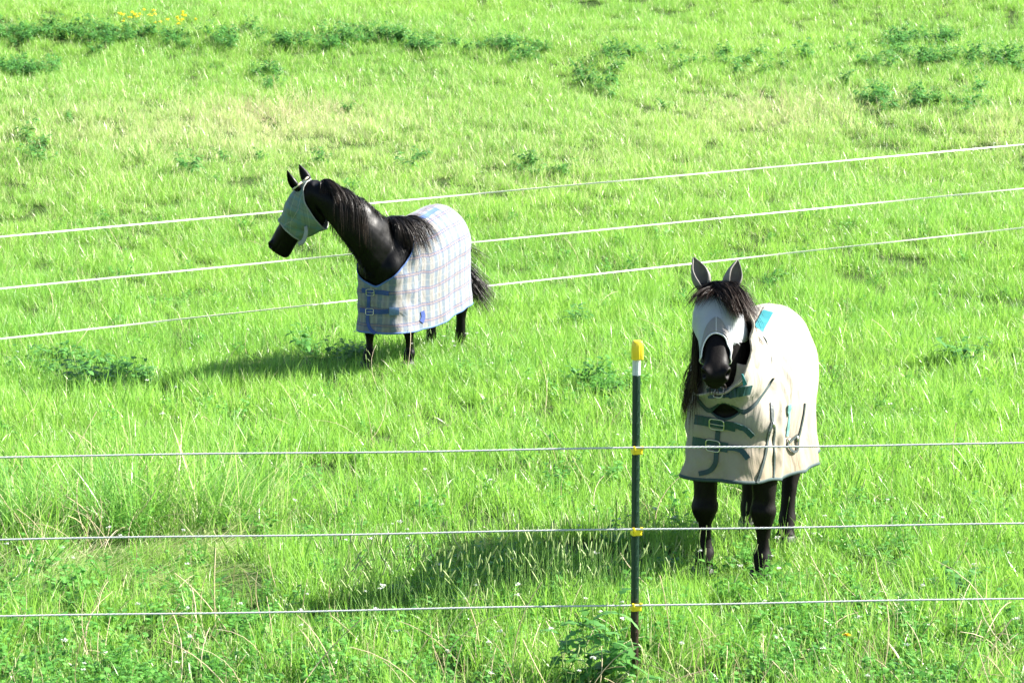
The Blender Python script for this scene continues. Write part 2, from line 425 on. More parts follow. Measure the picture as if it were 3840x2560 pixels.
# ------------------------------------------------------------------ horses
def cr(rows, t):
    """Catmull-Rom through rows, t in 0..len-1"""
    n = len(rows); i = min(int(t), n - 2); f = t - i; g = lambda k: np.asarray(rows[min(max(k, 0), n - 1)], float)
    a, b, c, d = g(i - 1), g(i), g(i + 1), g(i + 2)
    return .5 * ((2 * b) + (c - a) * f + (2 * a - 5 * b + 4 * c - d) * f * f + (3 * b - 3 * c + d - a) * f ** 3)
def interp(tab, x):
    """smooth table lookup, tab = [(x, v...)...]"""
    xs = [r[0] for r in tab]
    if x <= xs[0]: return np.asarray(tab[0][1:], float)
    if x >= xs[-1]: return np.asarray(tab[-1][1:], float)
    i = max(k for k in range(len(xs)) if xs[k] <= x); f = (x - xs[i]) / (xs[i + 1] - xs[i])
    return cr([r[1:] for r in tab], i + f)

TORSO = [(-.80, 1.08, .99, .05), (-.77, 1.18, .92, .15), (-.68, 1.29, .84, .235), (-.54, 1.385, .76, .285), (-.38, 1.40, .70, .31), (-.18, 1.36, .655, .325),
         (.04, 1.335, .64, .325), (.22, 1.36, .65, .30), (.36, 1.395, .66, .27), (.48, 1.36, .68, .255), (.60, 1.24, .72, .235), (.69, 1.12, .80, .19), (.745, 1.02, .90, .10), (.76, .98, .94, .03)]
HEAD = [(-.05, .00, -.08, .055), (0, .035, -.13, .078), (.06, .058, -.175, .092), (.13, .070, -.205, .104), (.20, .070, -.205, .106), (.27, .060, -.165, .094),
        (.34, .052, -.120, .080), (.41, .047, -.098, .074), (.47, .046, -.092, .070), (.53, .046, -.092, .069), (.575, .038, -.092, .066), (.605, .018, -.082, .058), (.622, -.012, -.060, .028)]
JAW = 1.0
def head_pt(s, q, off=0.0):
    """head-frame point (s down the face, u towards the brow, r to the head's left); q = 0 at the brow line"""
    ut, ub, w_ = interp(HEAD, s); ub = ub * JAW - (JAW - 1) * .18 * sstep(.18, .34, s); c = math.cos(q); sn = math.sin(q)
    mid = lerp(ub, ut, .60); 
    u = mid + (ut - mid + off) * c if c > 0 else mid + (mid - ub + off) * c
    k = 1.0 if c > 0 else 1 - .42 * (-c) ** 1.2 * sstep(.02, .12, s) * (1 - .6 * sstep(.4, .5, s))
    e = abs(sn) ** .80 * (1 if sn >= 0 else -1)
    r = (w_ * k + off) * e
    return s, u, r

class Horse:
    def __init__(s, label, pos, f, neck, poll, hdir, fr, hi, scale=1.0, group=None, head_scale=1.0, roll=0, legk=1.2, width=1.0):
        s.legk = legk; s.width = width
        s.rz = math.atan2(f[1], f[0]); z = gz(*pos)
        s.M = Matrix.Translation((pos[0], pos[1], z)) @ Matrix.Rotation(s.rz, 4, 'Z') @ Matrix.Scale(scale, 4)
        s.Mi = s.M.inverted(); s.hs = head_scale
        s.root = empty('horse', (pos[0], pos[1], z), s.rz, label=label, cat='horse', group=group); s.root.scale = (scale,) * 3
        s.poll = Vector(poll); s.A = Vector(hdir).normalized()
        h = Vector((hdir[0], hdir[1], 0)).normalized(); s.U = (h * 1.0 + Vector((0, 0, .6))); s.U = (s.U - s.A * s.U.dot(s.A)).normalized()
        s.R = s.U.cross(s.A).normalized() * 1.0
        # R must point to the horse's left
        up = Vector((0, 0, 1)); left = up.cross(h)
        if s.R.dot(left) < 0: s.R = -s.R
        R0, U0 = s.R.copy(), s.U.copy(); s.R = R0 * math.cos(roll) - U0 * math.sin(roll); s.U = U0 * math.cos(roll) + R0 * math.sin(roll)
        s.neck = neck; s.fr = fr; s.hi = hi
        s.make_body()
    def head(s, a, u, r): return s.poll + (s.A * a + s.U * u + s.R * r) * s.hs
    def neck_frame(s, t):
        """t 0..1 from the shoulders to the poll -> centre, tangent, dorsal, left, half depth, half width"""
        n = len(s.neck) - 1; v = cr(s.neck, t * n); a = cr(s.neck, max(0, t * n - .05)); b = cr(s.neck, min(n, t * n + .05))
        T = Vector((b - a)[:3]).normalized(); U = Vector((0, 0, 1)) + Vector((-.15, 0, 0)); D = (U - T * U.dot(T)).normalized(); L = D.cross(T)
        return Vector(v[:3]), T, D, L, v[3], v[4]
    def neck_pt(s, t, q, off=0):
        c, T, D, L, hd, hw = s.neck_frame(t); cc = math.cos(q); k = 1 - .28 * max(0, cc) ** 1.5
        return c + D * ((hd + off) * cc) + L * ((hw * k + off) * math.sin(q))
    def make_body(s):
        m = MB()
        def closed(P):                        # loft with end fans
            n0 = len(m.V); m.grid(P, closed=True); k = len(P[0]); e = len(m.V)
            m.F.append(tuple(range(n0, n0 + k))[::-1]); m.F.append(tuple(range(e - k, e)))
        P = []
        for i in range(70):
            x = -.80 + 1.56 * (.5 - .5 * math.cos(math.pi * i / 69)); zt, zb, w_ = interp(TORSO, x); w_ *= s.width; row = []
            for k in range(40):
                q = 2 * math.pi * k / 40; c, sn = math.cos(q), math.sin(q)
                zc = lerp(zb, zt, .46)
                z = zc + ((zt - zc) if c > 0 else (zc - zb)) * c
                top = 1 - .30 * max(0, c) ** 2 if x > 0 else 1 - .12 * max(0, c) ** 2
                row.append((x, w_ * top * (abs(sn) ** .88) * (1 if sn > 0 else -1), z))
            P.append(row)
        closed(P)
        closed([[s.neck_pt(i / 24, 2 * math.pi * k / 28) for k in range(28)] for i in range(25)])
        P = []
        for i in range(60):
            a = -.05 + .662 * i / 59
            P.append([s.head(*head_pt(a, 2 * math.pi * k / 32)) for k in range(32)])
        closed(P)
        def ball(c, r, M=None, n=14):
            V = []; c = Vector(c)
            R = []
            for i in range(n + 1):
                th = math.pi * (.02 + .96 * i / n); row = []
                for k in range(2 * n):
                    ph = math.pi * k / n; v = Vector((r[0] * math.sin(th) * math.cos(ph), r[1] * math.sin(th) * math.sin(ph), r[2] * math.cos(th)))
                    row.append((M @ v if M else v) + c)
                R.append(row)
            closed(R)
        HM = Matrix((s.A, s.U, s.R)).transposed()
        for sg in (-1, 1):                    # cheek, brow, nostril rim, nasal ridge, lips
            ball(s.head(.17, -.115, .050 * sg), (.095, .085, .038), HM); ball(s.head(.175, .022, .088 * sg), (.045, .030, .022), HM)
            ball(s.head(.55, .012, .050 * sg), (.040, .032, .024), HM)
            ball(s.head(.33, -.005, .055 * sg), (.15, .012, .014), HM)
        ball(s.head(.57, -.078, 0), (.042, .028, .040), HM); ball(s.head(.09, -.10, 0), (.10, .10, .070), HM)
        def leg(rows, ln=5):
            pts = []; n = (len(rows) - 1) * ln
            Pn = []
            for i in range(n + 1):
                x, y, z, rx, ry = cr(rows, i / ln); row = []
                for k in range(20):
                    q = 2 * math.pi * k / 20; g = lerp(s.legk, 1, sstep(.6, .85, z)); row.append((x + rx * g * math.cos(q), y + ry * g * math.sin(q), z))
                Pn.append(row)
            closed(Pn)
        s.hooves = []
        for sg, (dx, dy) in ((1, s.fr[0]), (-1, s.fr[1])):
            y = .165 * sg
            def K(x, z, rx, ry, k): return (x + dx * k, y + dy * k, z, rx, ry)
            leg([K(.47, 1.02, .10, .05, 0), K(.45, .88, .125, .075, .03), K(.44, .76, .105, .082, .12), K(.45, .64, .078, .068, .28), K(.455, .53, .062, .056, .45), K(.46, .455, .052, .054, .6),
                 K(.465, .405, .062, .063, .66), K(.46, .355, .048, .052, .72), K(.45, .29, .032, .031, .8), K(.45, .20, .031, .030, .9), K(.455, .15, .046, .045, .96),
                 K(.475, .10, .040, .040, 1), K(.49, .065, .050, .050, 1), K(.50, .03, .054, .054, 1)])
            s.hooves.append((.505 + dx, y + dy))
        for sg, (dx, dy) in ((1, s.hi[0]), (-1, s.hi[1])):
            y = .15 * sg
            def K(x, z, rx, ry, k): return (x + dx * k, y + dy * k, z, rx, ry)
            leg([K(-.46, 1.18, .20, .09, 0), K(-.47, 1.02, .235, .125, 0), K(-.47, .88, .20, .125, .08), K(-.49, .74, .125, .095, .25), K(-.54, .62, .085, .072, .45), K(-.60, .53, .065, .054, .6),
                 K(-.635, .475, .066, .053, .7), K(-.63, .415, .056, .050, .76), K(-.61, .34, .040, .039, .82), K(-.60, .23, .037, .036, .9), K(-.595, .155, .046, .044, .96),
                 K(-.57, .10, .041, .040, 1), K(-.555, .065, .050, .050, 1), K(-.545, .03, .054, .054, 1)])
            s.hooves.append((-.54 + dx, y + dy))
        # breast muscles
        for sg in (-1, 1): ball((.60, .10 * sg, .93), (.13, .12, .17)); ball((.42, .13 * sg, 1.00), (.20, .11, .24))
        raw = m.build('raw', None); dg = bpy.context.evaluated_depsgraph_get
        r = raw.modifiers.new('r', 'REMESH'); r.mode = 'VOXEL'; r.voxel_size = .0095; r.use_smooth_shade = True
        sm = raw.modifiers.new('s', 'SMOOTH'); sm.factor = .5; sm.iterations = 9
        bpy.context.view_layer.update()
        me = bpy.data.meshes.new_from_object(raw.evaluated_get(dg())); bpy.data.objects.remove(raw)
        # muscle and hide unevenness, then nostrils pressed in, mouth line
        NV = [v.normal.copy() for v in me.vertices]
        for v, nn in zip(me.vertices, NV):
            c = v.co; v.co = c + nn * (.0075 * mnoise.noise(Vector((c.x * 6, c.y * 6, c.z * 6 + 4))) + .0035 * mnoise.noise(Vector((c.x * 15 + 3, c.y * 15, c.z * 11))))
        me.update()
        for v in me.vertices:
            for sg in (-1, 1):
                c = s.head(.568, .012, .062 * sg); d = (v.co - c).length
                if d < .06: v.co += (s.R * sg * .7 + s.U * .5 + s.A * .3) * (.016 * math.exp(-((d - .030) / .010) ** 2)) - (s.R * sg * .8 + s.A * .35 + s.U * .2) * (.042 * math.exp(-(d / .018) ** 2))
            q = (v.co - s.poll) / s.hs; a, u, rr = q.dot(s.A), q.dot(s.U), q.dot(s.R)
            if a > .48 and abs(rr) < .075:
                dm = u - (-.040 + .03 * (a - .48)); v.co -= s.R * (1 if rr > 0 else -1) * .006 * math.exp(-(dm / .005) ** 2) * (abs(rr) > .01)
        o = bpy.data.objects.new('body', me); COL.objects.link(o); o.parent = s.root; me.materials.clear(); me.materials.append(s_hide)
        me.polygons.foreach_set('use_smooth', [True] * len(me.polygons))
        s.body = o; s.bvh = BVHTree.FromPolygons([v.co.copy() for v in me.vertices], [tuple(p.vertices) for p in me.polygons])
        for hx, hy in s.hooves:
            m2 = MB(); R = []
            for z, rr, dx in ((.075, .056, -.008), (.068, .060, -.006), (.03, .064, 0), (0, .068, .004)):
                R.append([(hx + dx + rr * math.cos(2 * math.pi * k / 24) * 1.08, hy + rr * math.sin(2 * math.pi * k / 24), z) for k in range(24)])
            m2.grid(R, closed=True); m2.F.append(tuple(range(24))[::-1]); m2.F.append(tuple(range(72, 96))); m2.build('hoof', M_HOOF, s.root)
    # -------------------------------------------------------------- pieces laid on the horse
    def ear(s, sg, base, tip, w_, mat, turn=0, name='ear', inner=None, scl=1.0):
        """cupped ear: base and tip in local space; opening turned by 'turn' about its axis"""
        b, t = Vector(base), Vector(tip); ax = (t - b).normalized(); L = (t - b).length
        fwd = (s.U * .35 + s.A * .55 + s.R * sg * .75 if turn is None else Vector(turn)); fwd = (fwd - ax * fwd.dot(ax)).normalized(); sd = ax.cross(fwd)
        P = []
        for i in range(19):
            f = i / 18; ww = w_ * (math.sin(math.pi * min(1, (f * .78 + .19))) ** .9) * (1 - .25 * f) if f < .98 else .002
            ww = w_ * interp([(0, .62), (.15, .88), (.35, 1.0), (.6, .82), (.82, .45), (.95, .16), (1, .03)], f)[0]
            op = lerp(.25, 1.05, min(1, f * 1.5)) if f < .8 else lerp(1.05, .6, (f - .8) / .2)
            c = b + ax * (L * f) + sd * 0 + fwd * (.018 * math.sin(math.pi * f)) ; row = []
            for k in range(15):
                q = lerp(op, 2 * math.pi - op, k / 14); row.append(c + fwd * (ww * math.cos(q) * .72) + sd * (ww * math.sin(q)))
            P.append(row)
        m = MB(); m.grid(P); o = m.build(name, mat, s.root); sl = o.modifiers.new('t', 'SOLIDIFY'); sl.thickness = .006; sl.offset = 0
        return o
    def hair(s, name, roots, mat, rng, w_=.0035, seg=9, collide=None, parent=None, label=None):
        """roots: (point, first direction, length, gravity, curl) -> one mesh of many strands"""
        m = MB(); bv = collide or s.bvh
        for (p, d, L, g, cu) in roots:
            p = Vector(p); d = Vector(d).normalized(); st = L / seg; pts = [p.copy()]; cph = rng.random() * 6
            for i in range(seg):
                d = (d + Vector((0, 0, -1)) * g * (1.0) / seg * 2 + Vector((math.sin(cph + i * 1.3), math.cos(cph * 1.7 + i), 0)) * cu).normalized()
                p = p + d * st
                r = bv.find_nearest(p, .06)
                if r[0] is not None:
                    dd = (p - r[0]).dot(r[1])
                    if dd < .007: p = r[0] + r[1] * (.007 + .007 * rng.random())
                    d = (p - pts[-1]).normalized()
                pts.append(p.copy())
            sd = Vector((rng.gauss(0, 1), rng.gauss(0, 1), rng.gauss(0, .4))).normalized(); V = []; F = []
            for i, q in enumerate(pts):
                t = (pts[min(i + 1, seg)] - pts[max(i - 1, 0)]).normalized(); x = (sd - t * sd.dot(t)).normalized()
                f = i / seg; ww = w_ * (1 - f ** 2.5 * .9) * .5; V += [q - x * ww, q + x * ww]
                if i: F.append((2 * i - 2, 2 * i - 1, 2 * i + 1, 2 * i))
            m.add(V, F, [(i / (2 * seg), p.x) for i in range(len(V))])
        o = m.build(name, mat, parent or s.root)
        if label: o['label'] = label
        return o
    def pick(s, px, py, bvh):
        o, d = cam_ray(px, py); o2 = s.Mi @ o; d2 = (s.Mi.to_3x3() @ d).normalized(); r = bvh.ray_cast(o2, d2, 60)
        return (r[0], r[1] if r[1].dot(d2) < 0 else -r[1]) if r[0] is not None else (None, None)
    def strap(s, name, pix, bvh, width, mat, parent, off=.006, th=.0025, n=24, label=None, free=None):
        """a flat strap over a surface, through points seen in the photograph; free(f) lifts it off the surface"""
        pts = [np.array(p, float) for p in pix]; P = []; k = len(pts) - 1; prev = None; C = []
        for i in range(n + 1):
            v = cr(pts, i / n * k); p, nn = s.pick(v[0], v[1], bvh)
            if p is None: continue
            C.append((p, nn, i / n))
        for i, (p, nn, f) in enumerate(C):
            q = p + nn * (off + (free(f) if free else 0)); C[i] = (q, nn)
        for i, (q, nn) in enumerate(C):
            a = C[max(0, i - 2)][0]; b = C[min(len(C) - 1, i + 2)][0]; t = (b - a).normalized(); nn = (nn - t * nn.dot(t)).normalized(); x = t.cross(nn)
            w_ = width(i / (len(C) - 1)) if callable(width) else width
            P.append([q + x * w_ / 2 + nn * th, q - x * w_ / 2 + nn * th, q - x * w_ / 2 - nn * th, q + x * w_ / 2 - nn * th])
        if len(P) < 2: print('strap missed', name, pix); return None
        m = MB(); m.grid(P, closed=True); m.F.append((0, 1, 2, 3)); e = len(m.V); m.F.append((e - 1, e - 2, e - 3, e - 4))
        o = m.build(name, mat, parent, smooth=False)
        if label: o['label'] = label
        return o
    def buckle(s, px, py, bvh, wv, hv, mat, parent, off=.014, ang=0, th=.0032):
        p, nn = s.pick(px, py, bvh)
        if p is None: return
        up = Vector((0, 0, 1)); x = up.cross(nn).normalized(); y = nn.cross(x); c, sn = math.cos(ang), math.sin(ang); x, y = x * c + y * sn, y * c - x * sn
        m = MB(); pts = []
        for k in range(33):
            q = 2 * math.pi * k / 32; cc, ss = math.cos(q), math.sin(q)
            pts.append(p + nn * off + x * (wv / 2 * (abs(cc) ** .45) * (1 if cc > 0 else -1)) + y * (hv / 2 * (abs(ss) ** .45) * (1 if ss > 0 else -1)))
        m.tube(pts, th, 8, cap=False); m.tube([p + nn * off - x * wv * .5, p + nn * (off + .003) + x * wv * .52], th * .8, 6)
        m.build('buckle', mat, parent)

class Rug:
    """body rug: a ring of columns round the trunk, each from its top line down over the hide and then hanging"""
    def __init__(s, H, neckphi, hem, off=.018, flare=.03, fold=None, nt=300, nv=84, xf=.40, xr=-.46, zc=1.06, smooth=12):
        s.smooth = smooth; s.H = H; N = nt; s.N = N; s.nv = nv; Pf, Pr = Vector((xf, 0, zc)), Vector((xr, 0, zc + .02)); Lf = xf - xr
        # perimeter: rear middle -> left side -> front middle -> right side
        arc = .30 * math.pi; half = arc / 2 + Lf + arc / 2; tot = 2 * half
        G = np.zeros((N + 1, nv + 1, 3)); UV = np.zeros((N + 1, nv + 1, 2)); s.info = []; s.tops = []
        for i in range(N + 1):
            l = tot * i / N; sg = 1
            if l > half: l = tot - l; sg = -1
            if l < arc / 2: a = math.pi / 2 * (1 - l / (arc / 2)); foot = Pr; d = Vector((-math.sin(a), sg * math.cos(a), 0)); pos = l; fa = 0
            elif l < arc / 2 + Lf: foot = Pr.lerp(Pf, (l - arc / 2) / Lf); d = Vector((0, sg, 0)); fa = 0
            else: a = math.pi / 2 * (l - arc / 2 - Lf) / (arc / 2); foot = Pf; d = Vector((math.sin(a), sg * math.cos(a), 0)); fa = a
            top = neckphi(foot.x, fa, sg); hz = hem(foot.x if fa == 0 and l >= arc / 2 else (foot.x + .35 * d.x), fa, sg, l)
            col = []; ph = top
            # over the hide
            K = 46
            for k in range(K + 1):
                ph = top + (min(-.30, top - .12) - top) * k / K
                r = Vector((d.x * math.cos(ph), d.y * math.cos(ph), math.sin(ph)))
                hit = H.bvh.ray_cast(foot + r * 1.2, -r, 1.2)
                p = hit[0] if hit[0] is not None else foot + r * .3
                col.append(p + r * off)
            # hang: from the widest point on never go inwards
            out = []; rm = -1
            for k, p in enumerate(col):
                rr = (p - foot).dot(d); 
                if rr >= rm: rm = rr; out.append(p)
                else: break
            # hang down with a little inward pull
            p = out[-1]; wide = rm; z0 = p.z
            if z0 < hz + .02: z0 = hz + .02
            n2 = 24
            for k in range(1, n2 + 1):
                z = z0 + (hz - z0) * k / n2; f = k / n2
                out.append(Vector((foot.x + d.x * (wide + flare * f * f - .012 * math.sin(math.pi * f)), foot.y + d.y * (wide + flare * f * f - .012 * math.sin(math.pi * f)), z)) if abs(p.x - foot.x - d.x * wide) < .5 else p)
            A = np.array([list(q) for q in out]); seg = np.linalg.norm(np.diff(A, axis=0), axis=1); cum = np.concatenate([[0], np.cumsum(seg)]); q = np.linspace(0, cum[-1], nv + 1)
            for c in range(3): G[i, :, c] = np.interp(q, cum, A[:, c])
            UV[i, :, 0] = tot * i / N * 1.45; UV[i, :, 1] = cum[-1] - q
            s.info.append((foot, d, sg, fa, l)); s.tops.append(top)
        # smooth the sheet like taut cloth
        for it in range(s.smooth):
            W = np.vstack([G[-2:-1], G, G[1:2]]); G2 = (W[:-2] + W[2:] + 2 * G) / 4; G2[0] = G2[-1] = (G[-2] + G[1] + 2 * G[0]) / 4
            G = G2; G[:, 1:-1] = (G[:, :-2] + G[:, 2:] + 2 * G[:, 1:-1]) / 4
        # keep it off the hide
        for i in range(N + 1):
            for j in range(nv + 1):
                p = Vector(G[i, j]); r = H.bvh.find_nearest(p, .08)
                if r[0] is not None:
                    dd = (p - r[0]).dot(r[1])
                    if dd < .012: G[i, j] = r[0] + r[1] * .012
        # folds
        dU = np.vstack([G[1:] - G[:-1], G[1:2] - G[0:1]]); dV = np.concatenate([G[:, 1:] - G[:, :-1], G[:, -1:] - G[:, -2:-1]], 1)
        Nn = np.cross(dU, dV); Nn /= np.linalg.norm(Nn, axis=2, keepdims=True) + 1e-9
        cen = np.array([0, 0, 1.0]); sgn = np.sign((Nn * (G - cen)).sum(2).mean()); Nn *= sgn
        if fold:
            for i in range(N + 1):
                for j in range(nv + 1):
                    foot, d, sg, fa, l = s.info[i]; G[i, j] = G[i, j] + Nn[i, j] * fold(l * sg, j / nv, G[i, j], fa)
        for i in range(N + 1):
            for j in range(nv + 1):
                p = Vector(G[i, j]); r = H.bvh.find_nearest(p, .2)
                if r[0] is not None:
                    dd = (p - r[0]).dot(r[1])
                    if dd < .012: G[i, j] = r[0] + r[1] * .012
            if s.tops[i] > 1.5: G[i, 0, 1] = 0; G[i, 0, 2] = max(G[i, 0, 2], G[i, 1, 2])
        G[-1] = G[0]; s.G = G; s.UV = UV; s.tot = tot; s.half = half
    def mesh(s, name, mat, parent, i0=0, i1=None, label=None):
        i1 = s.N if i1 is None else i1; m = MB(); m.grid([[tuple(p) for p in s.G[i]] for i in range(i0, i1 + 1)], UV=[[tuple(u) for u in s.UV[i]] for i in range(i0, i1 + 1)])
        o = m.build(name, mat, parent); sl = o.modifiers.new('t', 'SOLIDIFY'); sl.thickness = .004; sl.offset = 0
        s.bvh = BVHTree.FromPolygons([Vector(v) for v in m.V], m.F); s.obj = o; return o
    def trim(s, name, j, mat, parent, w_=.011, th=.004):
        m = MB(); P = []
        J = 0 if j == 0 else s.nv; J1 = 2 if j == 0 else s.nv - 2
        for i in range(s.N + 1):
            if j == 0 and s.tops[i] > 1.5: continue
            p = Vector(s.G[i, J]); q = Vector(s.G[i, J1]); dn = (q - p).normalized(); a = Vector(s.G[min(i + 1, s.N)][J]) - Vector(s.G[max(0, i - 1)][J])
            n = a.cross(dn).normalized(); c = p + dn * w_ * .7
            P.append([c + dn * w_ * math.cos(k) + n * th * math.sin(k) * 1.3 for k in (0, .9, 1.57, 2.2, 3.14, 4.1, 4.71, 5.4)])
        m.grid(P, closed=True); return m.build(name, mat, parent)

# hide, hair, cloth
def hide_mat(name, c1, c2, r0=.30, bump=.25):
    s = NT(name); o = s.obj(); n = s.noise(7, o, 5, .65); n2 = s.noise(60, s.scale(o, (1, 1, .35)), 4, .7)
    pat = s.ramp(s.noise(4, o, 5, .7), [(.38, 0), (.62, 1)])
    s.set(col=s.mix(n, c1, c2), rough=s.math('ADD', s.math('MULTIPLY_ADD', n2, .25, r0), s.math('MULTIPLY', pat, .16)), spec=.13); s.bump(n2, bump, .004); return s.m
M_HOOF = simple('hoof_horn', (.010, .009, .009), .55, var=.4, scale=40)
M_METAL = simple('buckle_metal', (.55, .53, .46), .32, metal=1, var=.1)
def hair_mat(name, c1, c2, rough=.42):
    s = NT(name); u = s.n('ShaderNodeSeparateXYZ'); s.put(u.inputs[0], s.uv()); n = s.noise(9, s.obj(), 3)
    f = s.math('MULTIPLY', s.math('POWER', u.outputs[0], 3.0), s.math('MULTIPLY_ADD', n, 1.6, -.2), clamp=True)
    s.set(col=s.mix(f, c1, c2), rough=rough, spec=.2); return s.m
HAIR2 = hair_mat('black_hair', (.008, .008, .009), (.05, .028, .016)); HAIR1 = hair_mat('dark_hair', (.006, .0045, .004), (.07, .035, .02), .5)

def bvh_out(m, c):
    V = [Vector(v) for v in m.V]; c = Vector(c); F = m.F
    s_ = sum((V[f[1]] - V[f[0]]).cross(V[f[2]] - V[f[0]]).dot((V[f[0]] - (c if True else c))) for f in F[::7])
    return BVHTree.FromPolygons(V, [f[::-1] for f in F] if s_ < 0 else F)
def cone_mix(bvhs):
    class B:
        def find_nearest(s, p, d):
            best = (None, None, None, None)
            for b in bvhs:
                r = b.find_nearest(p, d)
                if r[0] is not None:
                    sd = (p - r[0]).dot(r[1])
                    if best[0] is None or sd < best[4]: best = (*r, sd)
            return best
    return B()
def mask(H, s0, s1, mat, off=.013, eye=.018, name='fly_mask', label=None, nq=72, ns=40, q0=-math.pi, q1=math.pi, fn=None):
    P = []; UV = []
    for i in range(ns + 1):
        row = []; uv = []
        for k in range(nq + 1):
            q = q0 + (q1 - q0) * k / nq; a = lerp(s0(q), s1(q), i / ns)
            o = off + eye * math.exp(-((a - .185) / .065) ** 2) * math.exp(-((abs(q) - 1.05) / .42) ** 2) + .0022 * math.sin(q * 7 + a * 30) + .002 * math.sin(a * 55 + q * 3)
            if math.cos(q) < 0: o += .012 * -math.cos(q) * sstep(0, .1, a) + .010 * math.exp(-((a - .17) / .1) ** 2)
            if fn: o += fn(a, q)
            b = H.head(*head_pt(a, q, o)); c = H.head(*head_pt(a, q, -.03)); dn = b - c
            hit = H.bvh.ray_cast(b + dn.normalized() * .12, -dn.normalized(), .2)
            if hit[0] is not None and (hit[0] - c).dot(dn) > 0:
                e = (hit[0] - b).dot(dn.normalized())
                if e > -off * .6: b = b + dn.normalized() * (e + off * .6)
            row.append(b); uv.append((a, q * .09))
        P.append(row); UV.append(uv)
    A = np.array([[list(p) for p in r] for r in P])
    for it in range(2): A[1:-1] = (A[:-2] + 2 * A[1:-1] + A[2:]) / 4
    m = MB(); m.grid([[tuple(p) for p in r] for r in A], UV=UV); o = m.build(name, mat, H.root)
    if label: o['label'] = label
    sl = o.modifiers.new('t', 'SOLIDIFY'); sl.thickness = .003; sl.offset = 0
    return o, A, bvh_out(m, H.head(.2, -.03, 0))
def edge_tube(pts, r, name, mat, parent, flat=1):
    m = MB(); m.tube([Vector(p) for p in pts], r, 6, cap=True, flat=flat); return m.build(name, mat, parent)
def plaid_mat():
    s = NT('plaid_cotton'); sp = s.n('ShaderNodeSeparateXYZ'); s.put(sp.inputs[0], s.uv())
    wob = s.math('MULTIPLY', s.math('SUBTRACT', s.noise(5, s.obj(), 2), .5), .02)
    u = s.math('ADD', sp.outputs[0], wob); v = s.math('ADD', sp.outputs[1], s.math('MULTIPLY', wob, .8))
    def band(x, per, ph, w_):          # 1 inside a stripe of half width w_
        f = s.math('FRACT', s.math('ADD', s.math('DIVIDE', x, per), ph)); d = s.math('ABSOLUTE', s.math('SUBTRACT', f, .5))
        return s.math('MULTIPLY', s.math('SUBTRACT', w_ / per, d), 900 * per, clamp=True)
    U, V = .165, .148
    c = (.195, .193, .192); c = s.mix(s.math('MULTIPLY', band(u, U, 0, .036), .9), c, (.10, .13, .165))
    c = s.mix(s.math('MULTIPLY', band(u, U, .5, .020), .55), c, (.15, .142, .136))
    c = s.mix(s.math('MULTIPLY', band(v, V, .0, .020), .35), c, (.125, .135, .165))
    for ph, w_, k, col in ((.0 + .075, .0038, .85, (.03, .035, .12)), (0, .003, .8, (.16, .06, .065)), (-.075, .0038, .85, (.03, .035, .12)), (.045, .0016, .9, (.24, .23, .22)), (-.045, .0016, .9, (.24, .23, .22)),
                           (.5, .0016, .8, (.24, .23, .22)), (.46, .0014, .7, (.24, .23, .22)), (.54, .0014, .7, (.24, .23, .22))):
        c = s.mix(s.math('MULTIPLY', band(v, V, ph, w_), k), c, col)
    for ph, w_, k, col in ((.25, .0015, .6, (.24, .23, .22)), (.31, .0015, .5, (.24, .23, .22)), (.75, .0018, .35, (.11, .09, .16)), (.69, .0015, .6, (.24, .23, .22))):
        c = s.mix(s.math('MULTIPLY', band(u, U, ph, w_), k), c, col)
    z = s.n('ShaderNodeSeparateXYZ'); s.put(z.inputs[0], s.obj())
    grime = s.ramp(s.noise(6, s.obj(), 5, .7), [(.5, 0), (.72, 1)])
    g = s.math('MULTIPLY', grime, s.math('SUBTRACT', 1.15, z.outputs[2], clamp=True), clamp=True)
    c = s.mix(g, c, (.12, .10, .075))
    s.set(col=c, rough=.85, spec=.2, sheen=.15); cr_ = s.noise(8, s.scale(s.obj(), (1, 1, .6)), 3, .5, dist=1.2); s.bump(s.math('ADD', s.math('MULTIPLY', cr_, 1.0), s.math('MULTIPLY', s.noise(300, s.obj(), 2), .03)), .6, .022); return s.m
def cream_mat():
    s = NT('cream_mesh_fabric'); o = s.obj(); z = s.n('ShaderNodeSeparateXYZ'); s.put(z.inputs[0], o)
    n = s.noise(5, s.scale(o, (1, 1, .7)), 6, .7); low = s.math('MULTIPLY', s.math('SUBTRACT', .98, z.outputs[2]), 2.1, clamp=True)
    c = s.mix(n, (.235, .212, .172), (.285, .262, .220))
    dirt = s.math('MULTIPLY', s.ramp(s.noise(3.2, o, 6, .72), [(.34, .15), (.58, 1)]), low)
    c = s.mix(s.math('MULTIPLY', dirt, .95), c, (.20, .15, .09))
    sp = s.ramp(s.noise(26, o, 3, .6), [(.69, 0), (.76, 1)]); c = s.mix(s.math('MULTIPLY', sp, s.math('MULTIPLY', low, .6)), c, (.2, .14, .09))
    s.set(col=c, rough=.88, spec=.15, sheen=.1); cr_ = s.noise(6, s.scale(o, (1, 1, .45)), 3, .5, dist=1.2); s.bump(s.math('ADD', s.math('MULTIPLY', cr_, 1.0), s.math('MULTIPLY', s.noise(260, o, 2), .03)), .75, .035); return s.m
PLAID = plaid_mat(); CREAM = cream_mat()
BLUE = simple('blue_webbing', (.012, .04, .19), .6, var=.25, scale=40); BLUET = simple('light_blue_binding', (.06, .12, .30), .7, var=.3, scale=20)
TEAL = simple('teal_webbing', (.003, .038, .042), .55, var=.3, scale=30); TEALT = simple('dark_teal_binding', (.013, .036, .038), .7, var=.45, scale=25)
TEALB = simple('bright_teal_webbing', (.012, .16, .18), .6, var=.25, scale=20)
GREYB = simple('grey_binding', (.22, .23, .22), .7, var=.2); CREAMB = simple('cream_elastic', (.50, .46, .33), .8, var=.4, scale=60)
DARKS = simple('dark_elastic', (.03, .045, .045), .6, var=.4, scale=40)

